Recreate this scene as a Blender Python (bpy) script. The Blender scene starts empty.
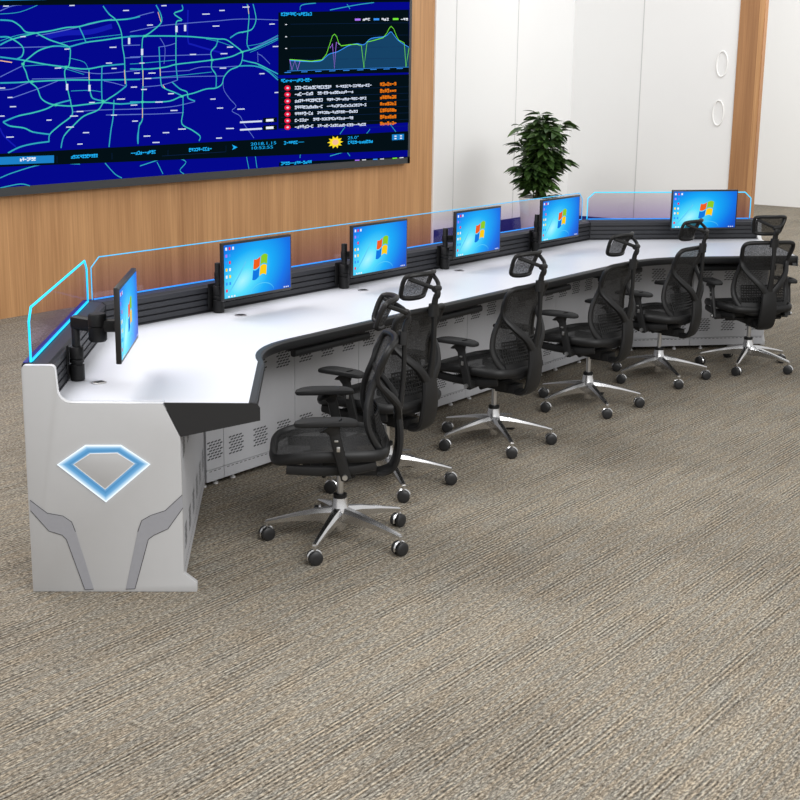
import bpy, bmesh, math, random
from mathutils import Vector, Matrix
random.seed(7)
S = bpy.context.scene
COL = S.collection
PI = math.pi
rad = math.radians

# ------------------------------------------------------------------ camera
H = 1.95; F_PX = 1366.2; PITCH = .2397; HEAD = .63; ROLL = .013
fw = Vector((math.cos(HEAD)*math.cos(PITCH), math.sin(HEAD)*math.cos(PITCH), -math.sin(PITCH)))
r0 = Vector((math.sin(HEAD), -math.cos(HEAD), 0)); u0 = r0.cross(fw)
rt = r0*math.cos(ROLL) + u0*math.sin(ROLL); up = u0*math.cos(ROLL) - r0*math.sin(ROLL)
CAM = Vector((0, 0, H))
cd = bpy.data.cameras.new('camera'); cam = bpy.data.objects.new('camera', cd); COL.objects.link(cam)
cd.sensor_width = 36; cd.lens = F_PX/800*36; cd.clip_end = 200
m = Matrix((rt, up, -fw)).transposed().to_4x4(); m.translation = CAM
cam.matrix_world = m
S.camera = cam

def ray(x, y): return fw*F_PX + rt*(x-400) - up*(y-400)
def aty(x, y, Y):
    d = ray(x, y); return CAM + d*(Y/d.y)
def atx(x, y, X):
    d = ray(x, y); return CAM + d*(X/d.x)

# ------------------------------------------------------------------ materials
def s2l(c):
    return tuple(((v/255)/12.92 if v/255 <= .04045 else ((v/255+.055)/1.055)**2.4) for v in c)
def mat(name, col, rough=.5, metal=0, emit=None, strength=1, alpha=None, spec=None, noise=0, nscale=30):
    m = bpy.data.materials.new(name); m.use_nodes = True
    nt = m.node_tree; b = nt.nodes['Principled BSDF']
    c = (*col, 1)
    b.inputs['Base Color'].default_value = c
    b.inputs['Roughness'].default_value = rough
    b.inputs['Metallic'].default_value = metal
    if spec is not None: b.inputs['Specular IOR Level'].default_value = spec
    if emit:
        b.inputs['Emission Color'].default_value = (*emit, 1); b.inputs['Emission Strength'].default_value = strength
    if alpha is not None: b.inputs['Alpha'].default_value = alpha
    if noise:
        tc = nt.nodes.new('ShaderNodeTexCoord'); n = nt.nodes.new('ShaderNodeTexNoise')
        n.inputs['Scale'].default_value = nscale; n.inputs['Detail'].default_value = 3
        mx = nt.nodes.new('ShaderNodeMix'); mx.data_type = 'RGBA'
        mx.inputs[6].default_value = tuple(v*(1-noise) for v in col)+(1,)
        mx.inputs[7].default_value = tuple(min(1, v*(1+noise)) for v in col)+(1,)
        nt.links.new(tc.outputs['Object'], n.inputs['Vector'])
        nt.links.new(n.outputs['Fac'], mx.inputs[0]); nt.links.new(mx.outputs[2], b.inputs['Base Color'])
    return m
def glow(name, rgb, strength=1):
    """flat self-lit colour of a screen, given in display values"""
    return mat(name, (0, 0, 0), .6, emit=s2l(rgb), strength=strength, spec=0)

M = {}
M['white_top'] = mat('white_laminate', (.70, .715, .765), .38, noise=.01, nscale=6)
M['edge'] = mat('charcoal_edge', (.016, .0165, .018), .45)
M['rail'] = mat('anodised_slat', (.021, .022, .027), .5, noise=.08, nscale=40)
M['grey'] = mat('cabinet_grey', (.50, .505, .53), .5, noise=.03, nscale=25)
M['panel'] = mat('panel_grey', (.47, .47, .475), .5, noise=.02, nscale=25)
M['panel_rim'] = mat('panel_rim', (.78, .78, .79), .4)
M['inlay'] = mat('brushed_inlay', (.36, .365, .40), .4, metal=.2, noise=.05, nscale=80)
M['groove'] = mat('dark_groove', (.05, .05, .055), .8)
M['slot'] = mat('vent_slot', (.07, .07, .075), .9)
M['foot'] = mat('levelling_foot', (.75, .75, .76), .4)
M['led'] = mat('led_cyan', (0, .3, .5), .4, emit=s2l((20, 205, 255)), strength=1.15)
M['led_base'] = mat('led_blue', (0, .1, .4), .4, emit=s2l((40, 160, 255)), strength=1.0)
M['emblem_glow'] = None
M['led_soft'] = mat('led_soft', (0, .2, .4), .4, emit=s2l((75, 185, 235)), strength=1.0)
M['navy'] = mat('navy_trim_and_glow', s2l((24, 30, 120)), .5)  # baseboard blue, also painted as LED glow on the rail top
M['plastic'] = mat('black_plastic', (.009, .009, .0095), .5, spec=.3, noise=.1, nscale=60)
M['frame'] = mat('chair_frame', (.011, .011, .0115), .48, spec=.35, noise=.1, nscale=50)
M['softpad'] = mat('arm_pad', (.012, .012, .0125), .65, spec=.3, noise=.1, nscale=60)
M['chrome'] = mat('polished_aluminium', (.74, .74, .75), .24, metal=1, noise=.02)
M['steel'] = mat('brushed_steel', (.6, .6, .6), .32, metal=1)
M['wheel'] = mat('caster_rubber', (.016, .016, .017), .45)
M['bezel'] = mat('monitor_bezel', (.012, .012, .013), .35)
M['wallwhite'] = mat('white_wall_paint', (.87, .87, .865), .6, noise=.015, nscale=1.2)
M['seam'] = mat('wall_seam', (.60, .60, .60), .8)
M['farwhite'] = mat('far_wall_paint', (.90, .895, .88), .6, noise=.01, nscale=1)
M['pot'] = mat('white_ceramic', (.85, .85, .86), .3)
M['soil'] = mat('potting_soil', (.03, .02, .012), .9, noise=.4, nscale=60)
M['stem'] = mat('plant_stem', (.06, .075, .02), .6, noise=.2)

def mesh_fabric(name, col, a, scale):
    m = bpy.data.materials.new(name); m.use_nodes = True
    nt = m.node_tree; L = nt.links; b = nt.nodes['Principled BSDF']
    tc = nt.nodes.new('ShaderNodeTexCoord')
    n = nt.nodes.new('ShaderNodeTexNoise'); n.inputs['Scale'].default_value = scale
    mr = nt.nodes.new('ShaderNodeMapRange'); mr.inputs[1].default_value = .35; mr.inputs[2].default_value = .65
    mr.inputs[3].default_value = a-.1; mr.inputs[4].default_value = a+.1
    L.new(tc.outputs['Object'], n.inputs['Vector']); L.new(n.outputs['Fac'], mr.inputs[0]); L.new(mr.outputs[0], b.inputs['Alpha'])
    b.inputs['Base Color'].default_value = (*col, 1); b.inputs['Roughness'].default_value = .7
    return m
M['mesh'] = mesh_fabric('woven_mesh', (.012, .012, .0125), .84, 220)
M['seatmesh'] = mesh_fabric('seat_woven_mesh', (.011, .011, .0115), .84, 220)

def glass_mat():
    m = bpy.data.materials.new('glow_tinted_acrylic'); m.use_nodes = True
    nt = m.node_tree; nt.nodes.clear(); L = nt.links
    o = nt.nodes.new('ShaderNodeOutputMaterial'); t = nt.nodes.new('ShaderNodeBsdfTransparent')
    g = nt.nodes.new('ShaderNodeBsdfGlossy'); d = nt.nodes.new('ShaderNodeBsdfDiffuse')
    tc = nt.nodes.new('ShaderNodeTexCoord'); sx = nt.nodes.new('ShaderNodeSeparateXYZ')
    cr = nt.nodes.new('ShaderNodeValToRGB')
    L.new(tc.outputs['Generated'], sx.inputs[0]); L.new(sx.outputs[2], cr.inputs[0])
    cr.color_ramp.elements[0].color = (.76, .69, .88, 1); cr.color_ramp.elements[1].color = (.955, .94, .955, 1)  # LED glow at the foot of the pane, put into a purple tint
    L.new(cr.outputs[0], t.inputs['Color'])
    g.inputs['Roughness'].default_value = .02; g.inputs['Color'].default_value = (1, 1, 1, 1)
    mx = nt.nodes.new('ShaderNodeMixShader'); mx.inputs[0].default_value = .03
    L.new(t.outputs[0], mx.inputs[1]); L.new(g.outputs[0], mx.inputs[2])
    L.new(mx.outputs[0], o.inputs[0]); return m
M['glass'] = glass_mat()

def wood_mat(name, c1, c2, sc=(9, 9, .55)):
    m = bpy.data.materials.new(name); m.use_nodes = True
    nt = m.node_tree; L = nt.links; b = nt.nodes['Principled BSDF']
    tc = nt.nodes.new('ShaderNodeTexCoord'); mp = nt.nodes.new('ShaderNodeMapping')
    mp.inputs['Scale'].default_value = sc
    n1 = nt.nodes.new('ShaderNodeTexNoise'); n1.inputs['Scale'].default_value = 1; n1.inputs['Detail'].default_value = 4; n1.inputs['Roughness'].default_value = .55
    mp2 = nt.nodes.new('ShaderNodeMapping'); mp2.inputs['Scale'].default_value = (sc[0]*8, sc[1]*8, sc[2]*2.4)
    n2 = nt.nodes.new('ShaderNodeTexNoise'); n2.inputs['Scale'].default_value = 1; n2.inputs['Detail'].default_value = 3
    L.new(tc.outputs['Object'], mp.inputs[0]); L.new(tc.outputs['Object'], mp2.inputs[0])
    L.new(mp.outputs[0], n1.inputs['Vector']); L.new(mp2.outputs[0], n2.inputs['Vector'])
    ad = nt.nodes.new('ShaderNodeMath'); ad.operation = 'MULTIPLY_ADD'; ad.inputs[1].default_value = .45
    L.new(n2.outputs['Fac'], ad.inputs[0])
    sc2 = nt.nodes.new('ShaderNodeMath'); sc2.operation = 'MULTIPLY'; sc2.inputs[1].default_value = .55
    L.new(n1.outputs['Fac'], sc2.inputs[0]); L.new(sc2.outputs[0], ad.inputs[2])
    cr = nt.nodes.new('ShaderNodeValToRGB'); cr.color_ramp.elements[0].position = .32; cr.color_ramp.elements[1].position = .68
    cr.color_ramp.elements[0].color = (*c1, 1); cr.color_ramp.elements[1].color = (*c2, 1)
    L.new(ad.outputs[0], cr.inputs[0]); L.new(cr.outputs[0], b.inputs['Base Color'])
    b.inputs['Roughness'].default_value = .55
    return m
M['wood'] = wood_mat('oak_veneer', s2l((168, 121, 78)), s2l((208, 159, 109)))
M['wood2'] = wood_mat('pillar_veneer', s2l((150, 106, 68)), s2l((182, 134, 90)))

def carpet_mat():
    m = bpy.data.materials.new('loop_pile_carpet'); m.use_nodes = True
    nt = m.node_tree; L = nt.links; N = nt.nodes.new; b = nt.nodes['Principled BSDF']
    tc = N('ShaderNodeTexCoord')
    def mth(op, a, bb, clamp=False):
        k = N('ShaderNodeMath'); k.operation = op; k.use_clamp = clamp
        for i, v in enumerate((a, bb)):
            if isinstance(v, (int, float)): k.inputs[i].default_value = v
            else: L.new(v, k.inputs[i])
        return k.outputs[0]
    sp = N('ShaderNodeSeparateXYZ'); L.new(tc.outputs['Object'], sp.inputs[0])
    # fine yarn noise, slightly longer along x
    mp = N('ShaderNodeMapping'); mp.inputs['Scale'].default_value = (60, 140, 1); L.new(tc.outputs['Object'], mp.inputs[0])
    n1 = N('ShaderNodeTexNoise'); n1.inputs['Scale'].default_value = 1; n1.inputs['Detail'].default_value = 3; n1.inputs['Roughness'].default_value = .7
    L.new(mp.outputs[0], n1.inputs['Vector'])
    # tiles: random tone and random line bundles
    def bricks(w, h, off, seed):
        mm = N('ShaderNodeMapping'); mm.inputs['Location'].default_value = (seed, seed*.7, 0); L.new(tc.outputs['Object'], mm.inputs[0])
        bk = N('ShaderNodeTexBrick'); bk.inputs['Scale'].default_value = 1; bk.inputs['Mortar Size'].default_value = 0
        bk.inputs['Brick Width'].default_value = w; bk.inputs['Row Height'].default_value = h; bk.offset = off
        bk.inputs['Color1'].default_value = (0, 0, 0, 1); bk.inputs['Color2'].default_value = (1, 1, 1, 1)
        L.new(mm.outputs[0], bk.inputs['Vector'])
        return bk.outputs['Color']
    b1 = bricks(.34, .052, .37, 3.1); b2 = bricks(.22, .034, .43, 11.7); b3 = bricks(.5, .5, .5, 20.3)
    lines = mth('SINE', mth('MULTIPLY', sp.outputs[1], 2*PI/.0172), 0)
    lines2 = mth('SINE', mth('MULTIPLY', sp.outputs[1], 2*PI/.0115), 0)
    mpn = N('ShaderNodeMapping'); mpn.inputs['Scale'].default_value = (2.2, 55, 1); L.new(tc.outputs['Object'], mpn.inputs[0])
    n3 = N('ShaderNodeTexNoise'); n3.inputs['Scale'].default_value = 1; n3.inputs['Detail'].default_value = 2; L.new(mpn.outputs[0], n3.inputs['Vector'])
    n4 = N('ShaderNodeTexNoise'); n4.inputs['Scale'].default_value = .9; L.new(tc.outputs['Object'], n4.inputs['Vector'])
    m1 = mth('GREATER_THAN', b1, .74); m2 = mth('GREATER_THAN', b2, .62)
    v = mth('MULTIPLY', mth('SUBTRACT', n1.outputs['Fac'], .5), 2.4)
    v = mth('ADD', v, mth('MULTIPLY', mth('MULTIPLY', mth('SUBTRACT', lines, .25), m1), .20))
    v = mth('ADD', v, mth('MULTIPLY', mth('MULTIPLY', lines2, m2), .09))
    v = mth('ADD', v, mth('MULTIPLY', mth('SUBTRACT', n3.outputs['Fac'], .5), .30))
    v = mth('ADD', v, mth('MULTIPLY', mth('SUBTRACT', b3, .5), .06))
    v = mth('ADD', v, mth('MULTIPLY', mth('SUBTRACT', n4.outputs['Fac'], .5), .25))
    v = mth('ADD', v, .5, True)
    cr = N('ShaderNodeValToRGB'); e = cr.color_ramp.elements
    e[0].position = 0; e[0].color = (*s2l((58, 52, 46)), 1)
    e[1].position = 1; e[1].color = (*s2l((196, 186, 170)), 1)
    k = e.new(.5); k.color = (*s2l((127, 119, 109)), 1)
    L.new(v, cr.inputs[0])
    # hue drift: bluish grey yarn against tan yarn
    n5 = N('ShaderNodeTexNoise'); n5.inputs['Scale'].default_value = 1; n5.inputs['Detail'].default_value = 2
    mp5 = N('ShaderNodeMapping'); mp5.inputs['Scale'].default_value = (5, 70, 1); L.new(tc.outputs['Object'], mp5.inputs[0]); L.new(mp5.outputs[0], n5.inputs['Vector'])
    mx = N('ShaderNodeMix'); mx.data_type = 'RGBA'; mx.blend_type = 'MULTIPLY'; mx.inputs[0].default_value = 1
    cr2 = N('ShaderNodeValToRGB'); cr2.color_ramp.elements[0].position = .4; cr2.color_ramp.elements[1].position = .6
    cr2.color_ramp.elements[0].color = (.93, .98, 1.0, 1); cr2.color_ramp.elements[1].color = (1.0, .96, .88, 1)
    L.new(n5.outputs['Fac'], cr2.inputs[0]); L.new(cr.outputs[0], mx.inputs[6]); L.new(cr2.outputs[0], mx.inputs[7])
    L.new(mx.outputs[2], b.inputs['Base Color'])
    b.inputs['Roughness'].default_value = .95; b.inputs['Specular IOR Level'].default_value = .1
    return m
M['carpet'] = carpet_mat()

def leaf_mat():
    m = bpy.data.materials.new('glossy_leaf'); m.use_nodes = True
    nt = m.node_tree; L = nt.links; b = nt.nodes['Principled BSDF']
    tc = nt.nodes.new('ShaderNodeTexCoord'); n = nt.nodes.new('ShaderNodeTexNoise'); n.inputs['Scale'].default_value = 9
    cr = nt.nodes.new('ShaderNodeValToRGB'); cr.color_ramp.elements[0].position = .35; cr.color_ramp.elements[1].position = .7
    cr.color_ramp.elements[0].color = (.013, .035, .010, 1); cr.color_ramp.elements[1].color = (.075, .15, .03, 1)
    L.new(tc.outputs['Object'], n.inputs['Vector']); L.new(n.outputs['Fac'], cr.inputs[0]); L.new(cr.outputs[0], b.inputs['Base Color'])
    b.inputs['Roughness'].default_value = .4
    return m
M['leaf'] = leaf_mat()

def wallpaper_mat():
    """desktop wallpaper: bright cyan pool low on the left, deep blue to the top right"""
    m = bpy.data.materials.new('desktop_wallpaper'); m.use_nodes = True
    nt = m.node_tree; L = nt.links; b = nt.nodes['Principled BSDF']; N = nt.nodes.new
    tc = N('ShaderNodeTexCoord')
    mp = N('ShaderNodeMapping'); mp.vector_type = 'TEXTURE'
    mp.inputs['Location'].default_value = (-.115, 0, -.055); mp.inputs['Rotation'].default_value = (0, rad(-28), 0); mp.inputs['Scale'].default_value = (.46, 1, .25)
    ln = N('ShaderNodeVectorMath'); ln.operation = 'LENGTH'
    L.new(tc.outputs['Object'], mp.inputs[0]); L.new(mp.outputs[0], ln.inputs[0])
    cr = N('ShaderNodeValToRGB'); e = cr.color_ramp.elements
    e[0].position = 0; e[0].color = (*s2l((170, 246, 255)), 1)
    e[1].position = 1; e[1].color = (*s2l((16, 84, 200)), 1)
    for p, c in ((.2, (86, 224, 253)), (.5, (14, 172, 248)), (.8, (8, 116, 232))):
        k = e.new(p); k.color = (*s2l(c), 1)
    L.new(ln.outputs['Value'], cr.inputs[0]); L.new(cr.outputs[0], b.inputs['Emission Color'])
    b.inputs['Emission Strength'].default_value = 1.0; b.inputs['Base Color'].default_value = (0, 0, 0, 1)
    b.inputs['Roughness'].default_value = .4; b.inputs['Specular IOR Level'].default_value = .1
    return m
M['wallpaper'] = wallpaper_mat()

# ------------------------------------------------------------------ mesh builder
def catmull(pts, n, closed=False):
    P = [Vector(p) for p in pts]; out = []
    k = len(P)
    for i in range(k if closed else k-1):
        if closed: a, b, c, d = P[(i-1) % k], P[i], P[(i+1) % k], P[(i+2) % k]
        else: a, b, c, d = P[max(i-1, 0)], P[i], P[i+1], P[min(i+2, k-1)]
        for j in range(n):
            t = j/n
            out.append(.5*((2*b) + (c-a)*t + (2*a-5*b+4*c-d)*t*t + (3*b-a-3*c+d)*t**3))
    if not closed: out.append(P[-1])
    return out
def lerp_list(vals, n, closed=False):
    out = []; k = len(vals)
    for i in range(k if closed else k-1):
        for j in range(n): out.append(vals[i] + (vals[(i+1) % k]-vals[i])*j/n)
    if not closed: out.append(vals[-1])
    return out

class MB:
    def __init__(s): s.v = []; s.f = []; s.mi = []
    def add(s, vs, fs, mi=0):
        o = len(s.v); s.v += [Vector(v) for v in vs]
        for f in fs: s.f.append([i+o for i in f]); s.mi.append(mi)
        return s
    def box(s, c, d, mi=0, rot=None, taper=None):
        x, y, z = (k/2 for k in d); vs = []
        for dz in (-1, 1):
            t = taper if (taper and dz > 0) else 1
            for dx, dy in ((-1, -1), (1, -1), (1, 1), (-1, 1)): vs.append(Vector((dx*x*t, dy*y*t, dz*z)))
        if rot is not None: vs = [rot @ v for v in vs]
        vs = [v+Vector(c) for v in vs]
        return s.add(vs, [(3, 2, 1, 0), (4, 5, 6, 7), (0, 1, 5, 4), (1, 2, 6, 5), (2, 3, 7, 6), (3, 0, 4, 7)], mi)
    def prism(s, bottom, top, mi=0, caps=True):
        n = len(bottom); fs = [(i, (i+1) % n, n+(i+1) % n, n+i) for i in range(n)]
        if caps: fs += [tuple(range(n-1, -1, -1)), tuple(range(n, 2*n))]
        return s.add(list(bottom)+list(top), fs, mi)
    def lathe(s, prof, c=(0, 0, 0), n=20, mi=0, axis='z', rot=None):
        vs = []; fs = []
        for r, z in prof:
            for i in range(n):
                a = 2*PI*i/n; p = Vector((r*math.cos(a), r*math.sin(a), z))
                if axis == 'x': p = Vector((p.z, p.x, p.y))
                if axis == 'y': p = Vector((p.x, p.z, p.y))
                if rot is not None: p = rot @ p
                vs.append(p+Vector(c))
        for j in range(len(prof)-1):
            for i in range(n): fs.append((j*n+i, j*n+(i+1) % n, (j+1)*n+(i+1) % n, (j+1)*n+i))
        fs.append(tuple(range(n-1, -1, -1))); k = (len(prof)-1)*n; fs.append(tuple(range(k, k+n)))
        return s.add(vs, fs, mi)
    def tube(s, pts, ra, rb=None, ref=(0, 1, 0), n=10, closed=False, mi=0, sq=1.0):
        """sweep: ra = half size across (along tangent x ref), rb = half size along ref"""
        P = [Vector(p) for p in pts]; k = len(P)
        if not isinstance(ra, (list, tuple)): ra = [ra]*k
        if rb is None: rb = ra
        if not isinstance(rb, (list, tuple)): rb = [rb]*k
        ref = Vector(ref); vs = []; fs = []
        for i in range(k):
            if closed: t = P[(i+1) % k]-P[i-1]
            else: t = P[min(i+1, k-1)]-P[max(i-1, 0)]
            t.normalize(); a = t.cross(ref)
            if a.length < 1e-4: a = t.cross(Vector((1, 0, .01)))
            a.normalize(); b = a.cross(t).normalized()
            for j in range(n):
                th = 2*PI*j/n; cx, sx = math.cos(th), math.sin(th)
                if sq != 1.0:
                    cx = math.copysign(abs(cx)**sq, cx); sx = math.copysign(abs(sx)**sq, sx)
                vs.append(P[i]+a*cx*ra[i]+b*sx*rb[i])
        for i in range(k if closed else k-1):
            i2 = (i+1) % k
            for j in range(n): fs.append((i*n+j, i*n+(j+1) % n, i2*n+(j+1) % n, i2*n+j))
        if not closed:
            fs.append(tuple(range(n-1, -1, -1))); fs.append(tuple(range((k-1)*n, k*n)))
        return s.add(vs, fs, mi)
    def grid(s, rows, mi=0):
        n = len(rows[0]); vs = [p for r in rows for p in r]
        fs = [(i*n+j, i*n+j+1, (i+1)*n+j+1, (i+1)*n+j) for i in range(len(rows)-1) for j in range(n-1)]
        return s.add(vs, fs, mi)
    def build(s, name, mats, parent=None, bevel=0, seg=2, smooth=True, ang=40, fix=True, loc=None):
        me = bpy.data.meshes.new(name); bm = bmesh.new()
        o0 = Vector(loc) if loc is not None else Vector((0, 0, 0))
        vs = [bm.verts.new(v-o0) for v in s.v]
        for f, mi in zip(s.f, s.mi):
            try:
                fc = bm.faces.new([vs[i] for i in f]); fc.material_index = mi
            except ValueError: pass
        if fix: bmesh.ops.recalc_face_normals(bm, faces=bm.faces)
        if bevel:
            bmesh.ops.remove_doubles(bm, verts=bm.verts, dist=1e-5)
            ed = [e for e in bm.edges if len(e.link_faces) == 2 and e.calc_face_angle(0) > rad(35)]
            bmesh.ops.bevel(bm, geom=ed, offset=bevel, segments=seg, affect='EDGES', profile=.5, clamp_overlap=True)
        bm.to_mesh(me); bm.free()
        for mm in (mats if isinstance(mats, (list, tuple)) else [mats]): me.materials.append(mm)
        if smooth:
            for p in me.polygons: p.use_smooth = True
            me.set_sharp_from_angle(angle=rad(ang))
        o = bpy.data.objects.new(name, me); COL.objects.link(o)
        if parent: o.parent = parent
        if loc is not None: o.location = loc
        return o

def tag(o, label=None, cat=None, group=None, kind=None):
    if label: o['label'] = label
    if cat: o['category'] = cat
    if group: o['group'] = group
    if kind: o['kind'] = kind
    return o
def thing(name, label, cat, loc=(0, 0, 0), rz=0, group=None):
    o = bpy.data.objects.new(name, None); COL.objects.link(o); o.empty_display_size = .1
    o.location = loc; o.rotation_euler = (0, 0, rz)
    return tag(o, label, cat, group)
def struct(o): o['kind'] = 'structure'; return o
def copy_tree(o, parent=None):
    c = o.copy(); COL.objects.link(c)
    if parent: c.parent = parent
    for ch in [k for k in S.objects if k.parent == o]: copy_tree(ch, c)
    return c

# ------------------------------------------------------------------ the room
WALL_Y = 8.66      # face of the timber wall
SIDE_X = 15.6      # white partition on the right
FAR_X = 19.8
TOPZ = 3.7
MB().box((10, 2.5, -.05), (32, 24, .1)).build('floor', M['carpet'], smooth=False)
struct(bpy.data.objects['floor'])
# timber wall, made of veneer sheets with shadow gaps
w = MB()
xe = 12.43; x0 = -3.0
w.box(((x0+xe)/2, WALL_Y+.065, TOPZ/2), (xe-x0, .11, TOPZ), 0)
struct(w.build('wall_back', [M['wood'], M['wood2']], smooth=False))
struct(MB().box((xe+.012, WALL_Y+.055, TOPZ/2), (.024, .13, TOPZ)).build('trim_1', M['farwhite'], smooth=False))
w = MB(); w.box(((12.46+SIDE_X)/2, 8.81, TOPZ/2), (SIDE_X-12.46, .12, TOPZ))
for xs in (12.967, 14.266): w.box((xs, 8.7485, TOPZ/2), (.010, .004, TOPZ-.01), 1)
struct(w.build('wall_rear', [M['wallwhite'], M['seam']], smooth=False))
w = MB(); w.box((SIDE_X+.10, (6.56+8.87)/2, TOPZ/2), (.2, 8.87-6.56, TOPZ))
w.box((SIDE_X-.001, 7.79, TOPZ/2), (.004, .012, TOPZ-.01), 1)
struct(w.build('wall_right', [M['wallwhite'], M['seam']], smooth=False))
w = MB(); w.box((SIDE_X+.025, 6.405, TOPZ/2), (.09, .305, TOPZ)).box((SIDE_X-.022, 6.290, TOPZ/2), (.006, .06, TOPZ-.01), 1)
struct(w.build('trim_2', [M['wood2'], M['wood']], smooth=False))
struct(MB().box((FAR_X+.1, 4, TOPZ/2), (.2, 14, TOPZ)).build('wall_far', M['farwhite'], smooth=False))
struct(MB().box(((12.46+SIDE_X)/2, 8.74, .085), (SIDE_X-12.47, .018, .17)).build('baseboard_back', M['navy'], smooth=False))
struct(MB().box((SIDE_X-.010, (6.57+8.73)/2, .055), (.018, 8.72-6.57, .11)).build('baseboard_right', M['navy'], smooth=False))

# ring pulls on the white partition
for (px, py, lab) in ((718, 113, 'white ring pull low on the white partition, the whole ring left of the wooden pillar'),
                      (722, 64, 'pale ring pull high on the white partition beside the wooden pillar'),):
    p = atx(px, py, SIDE_X-.0085)
    t = MB(); pts = [Vector((0, .068*math.cos(a), .145*math.sin(a))) for a in [2*PI*i/32 for i in range(32)]]
    t.tube(pts, .008, .008, ref=(1, 0, 0), n=6, closed=True)
    tag(t.build('ring_pull', M['farwhite'], loc=None), lab, 'door pull', 'ring pulls on the white partition').location = p

# ------------------------------------------------------------------ video wall
SY = WALL_Y-.052
vw = thing('video_wall', 'huge wall mounted screen with a navy traffic map and charts on timber wall', 'screen', (8, WALL_Y, .94))
VO = Vector((8, WALL_Y, .94))
XR = None
def sp(px, py, lift=0):
    p = aty(px, py, SY-lift)
    if XR: p.x = min(max(p.x, XL+.04), XR-.04); p.z = min(max(p.z, ZB+.064), ZT-.04)   # keep inside the frame
    return p
XR = aty(410, 100, SY).x; ZB = aty(410, 163, SY).z; XL = 3.2; ZT = 2.82
fr = MB()
fr.box(((XL+XR)/2, (SY+WALL_Y)/2+.004, (ZB+ZT)/2), (XR-XL, WALL_Y-SY-.008, ZT-ZB))
fr.box(((XL+XR)/2, SY-.004, ZB+.033), (XR-XL, .012, .066)); fr.box(((XL+XR)/2, SY-.004, ZT-.02), (XR-XL, .012, .04))
fr.box((XR-.02, SY-.004, (ZB+ZT)/2), (.04, .012, ZT-ZB)); fr.box((XL+.02, SY-.004, (ZB+ZT)/2), (.04, .012, ZT-ZB))
vw_frame = mat('screen_frame', s2l((58, 60, 62)), .5)
def vbuild(mb, name, mats, parent=vw, label=None):
    mb.v = [v-VO for v in mb.v]; o = mb.build(name, mats, parent, smooth=False, fix=False)
    if label: o['label'] = label
    return o
vbuild(fr, 'screen_frame', vw_frame)
G = lambda n, c, k=1: glow(n, c, k)
gm = {k: G('pixels_'+k, c) for k, c in dict(navy=(4, 8, 138), deep=(4, 16, 22), teal=(48, 170, 188), mint=(70, 208, 170), violet=(96, 120, 205), pale=(215, 225, 245),
      cyan=(30, 175, 245), button=(28, 128, 200), white=(240, 245, 255), red=(235, 30, 70), orange=(232, 120, 20), green=(120, 235, 60), purple=(175, 120, 250),
      blue=(60, 150, 250), fill=(22, 66, 102), yellow=(255, 225, 40), royal=(20, 28, 175), line=(18, 40, 80), pink=(240, 170, 190), peach=(245, 190, 150)).items()}
def quad(mb, pts, lift, mi=0):
    vs = [sp(x, y, lift) for x, y in pts]; mb.add(vs, [(3, 2, 1, 0)], mi)
def ribbon(mb, pts, wpx, lift, mi=0, smooth=True):
    P = [sp(x, y, lift) for x, y in pts]
    if smooth and len(P) > 2: P = catmull(P, 4)
    wd = wpx*.0078; L_, R_ = [], []
    for i, p in enumerate(P):
        t = (P[min(i+1, len(P)-1)]-P[max(i-1, 0)]); t.normalize(); n = Vector((-t.z, 0, t.x))
        L_.append(p+n*wd*.5); R_.append(p-n*wd*.5)
    mb.grid([L_, R_], mi)
grn = random.Random(3)
def glyphs(mb, a, b, hpx, lift, mi=0):
    """a line of tiny unreadable characters between two pixel-space points"""
    n = max(2, int(abs(b[0]-a[0])/2.1)); 
    for i in range(n):
        t0, t1 = i/n, (i+.86)/n
        x0, x1 = a[0]+(b[0]-a[0])*t0, a[0]+(b[0]-a[0])*t1
        y0, y1 = a[1]+(b[1]-a[1])*t0, a[1]+(b[1]-a[1])*t1
        k = grn.randrange(5); h = hpx*grn.uniform(.42, .55)
        ht = hpx*.17
        for yy in ((-h, h), (0, h), (-h, 0), (-h, -h*.4, h), (0,))[k]:
            quad(mb, [(x0, y0+yy+ht), (x1, y1+yy+ht), (x1, y1+yy-ht), (x0, y0+yy-ht)], lift, mi)
        if k != 4:
            xm = grn.choice([x0, (x0+x1)/2, x1-.5]); quad(mb, [(xm, y0+h), (xm+.6, y0+h), (xm+.6, y0-h), (xm, y0-h)], lift+.0005, mi)
pan = MB(); e = .04
pan.add([(XL+e, SY-.006, ZB+.066), (XR-e, SY-.006, ZB+.066), (XR-e, SY-.006, ZT-e), (XL+e, SY-.006, ZT-e)], [(0, 1, 2, 3)])
vbuild(pan, 'display_panel', gm['navy'])
A = lambda L_: [(x/5, y/5) for x, y in L_]
B = lambda L_: [(130+x/5, y/5) for x, y in L_]
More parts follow.
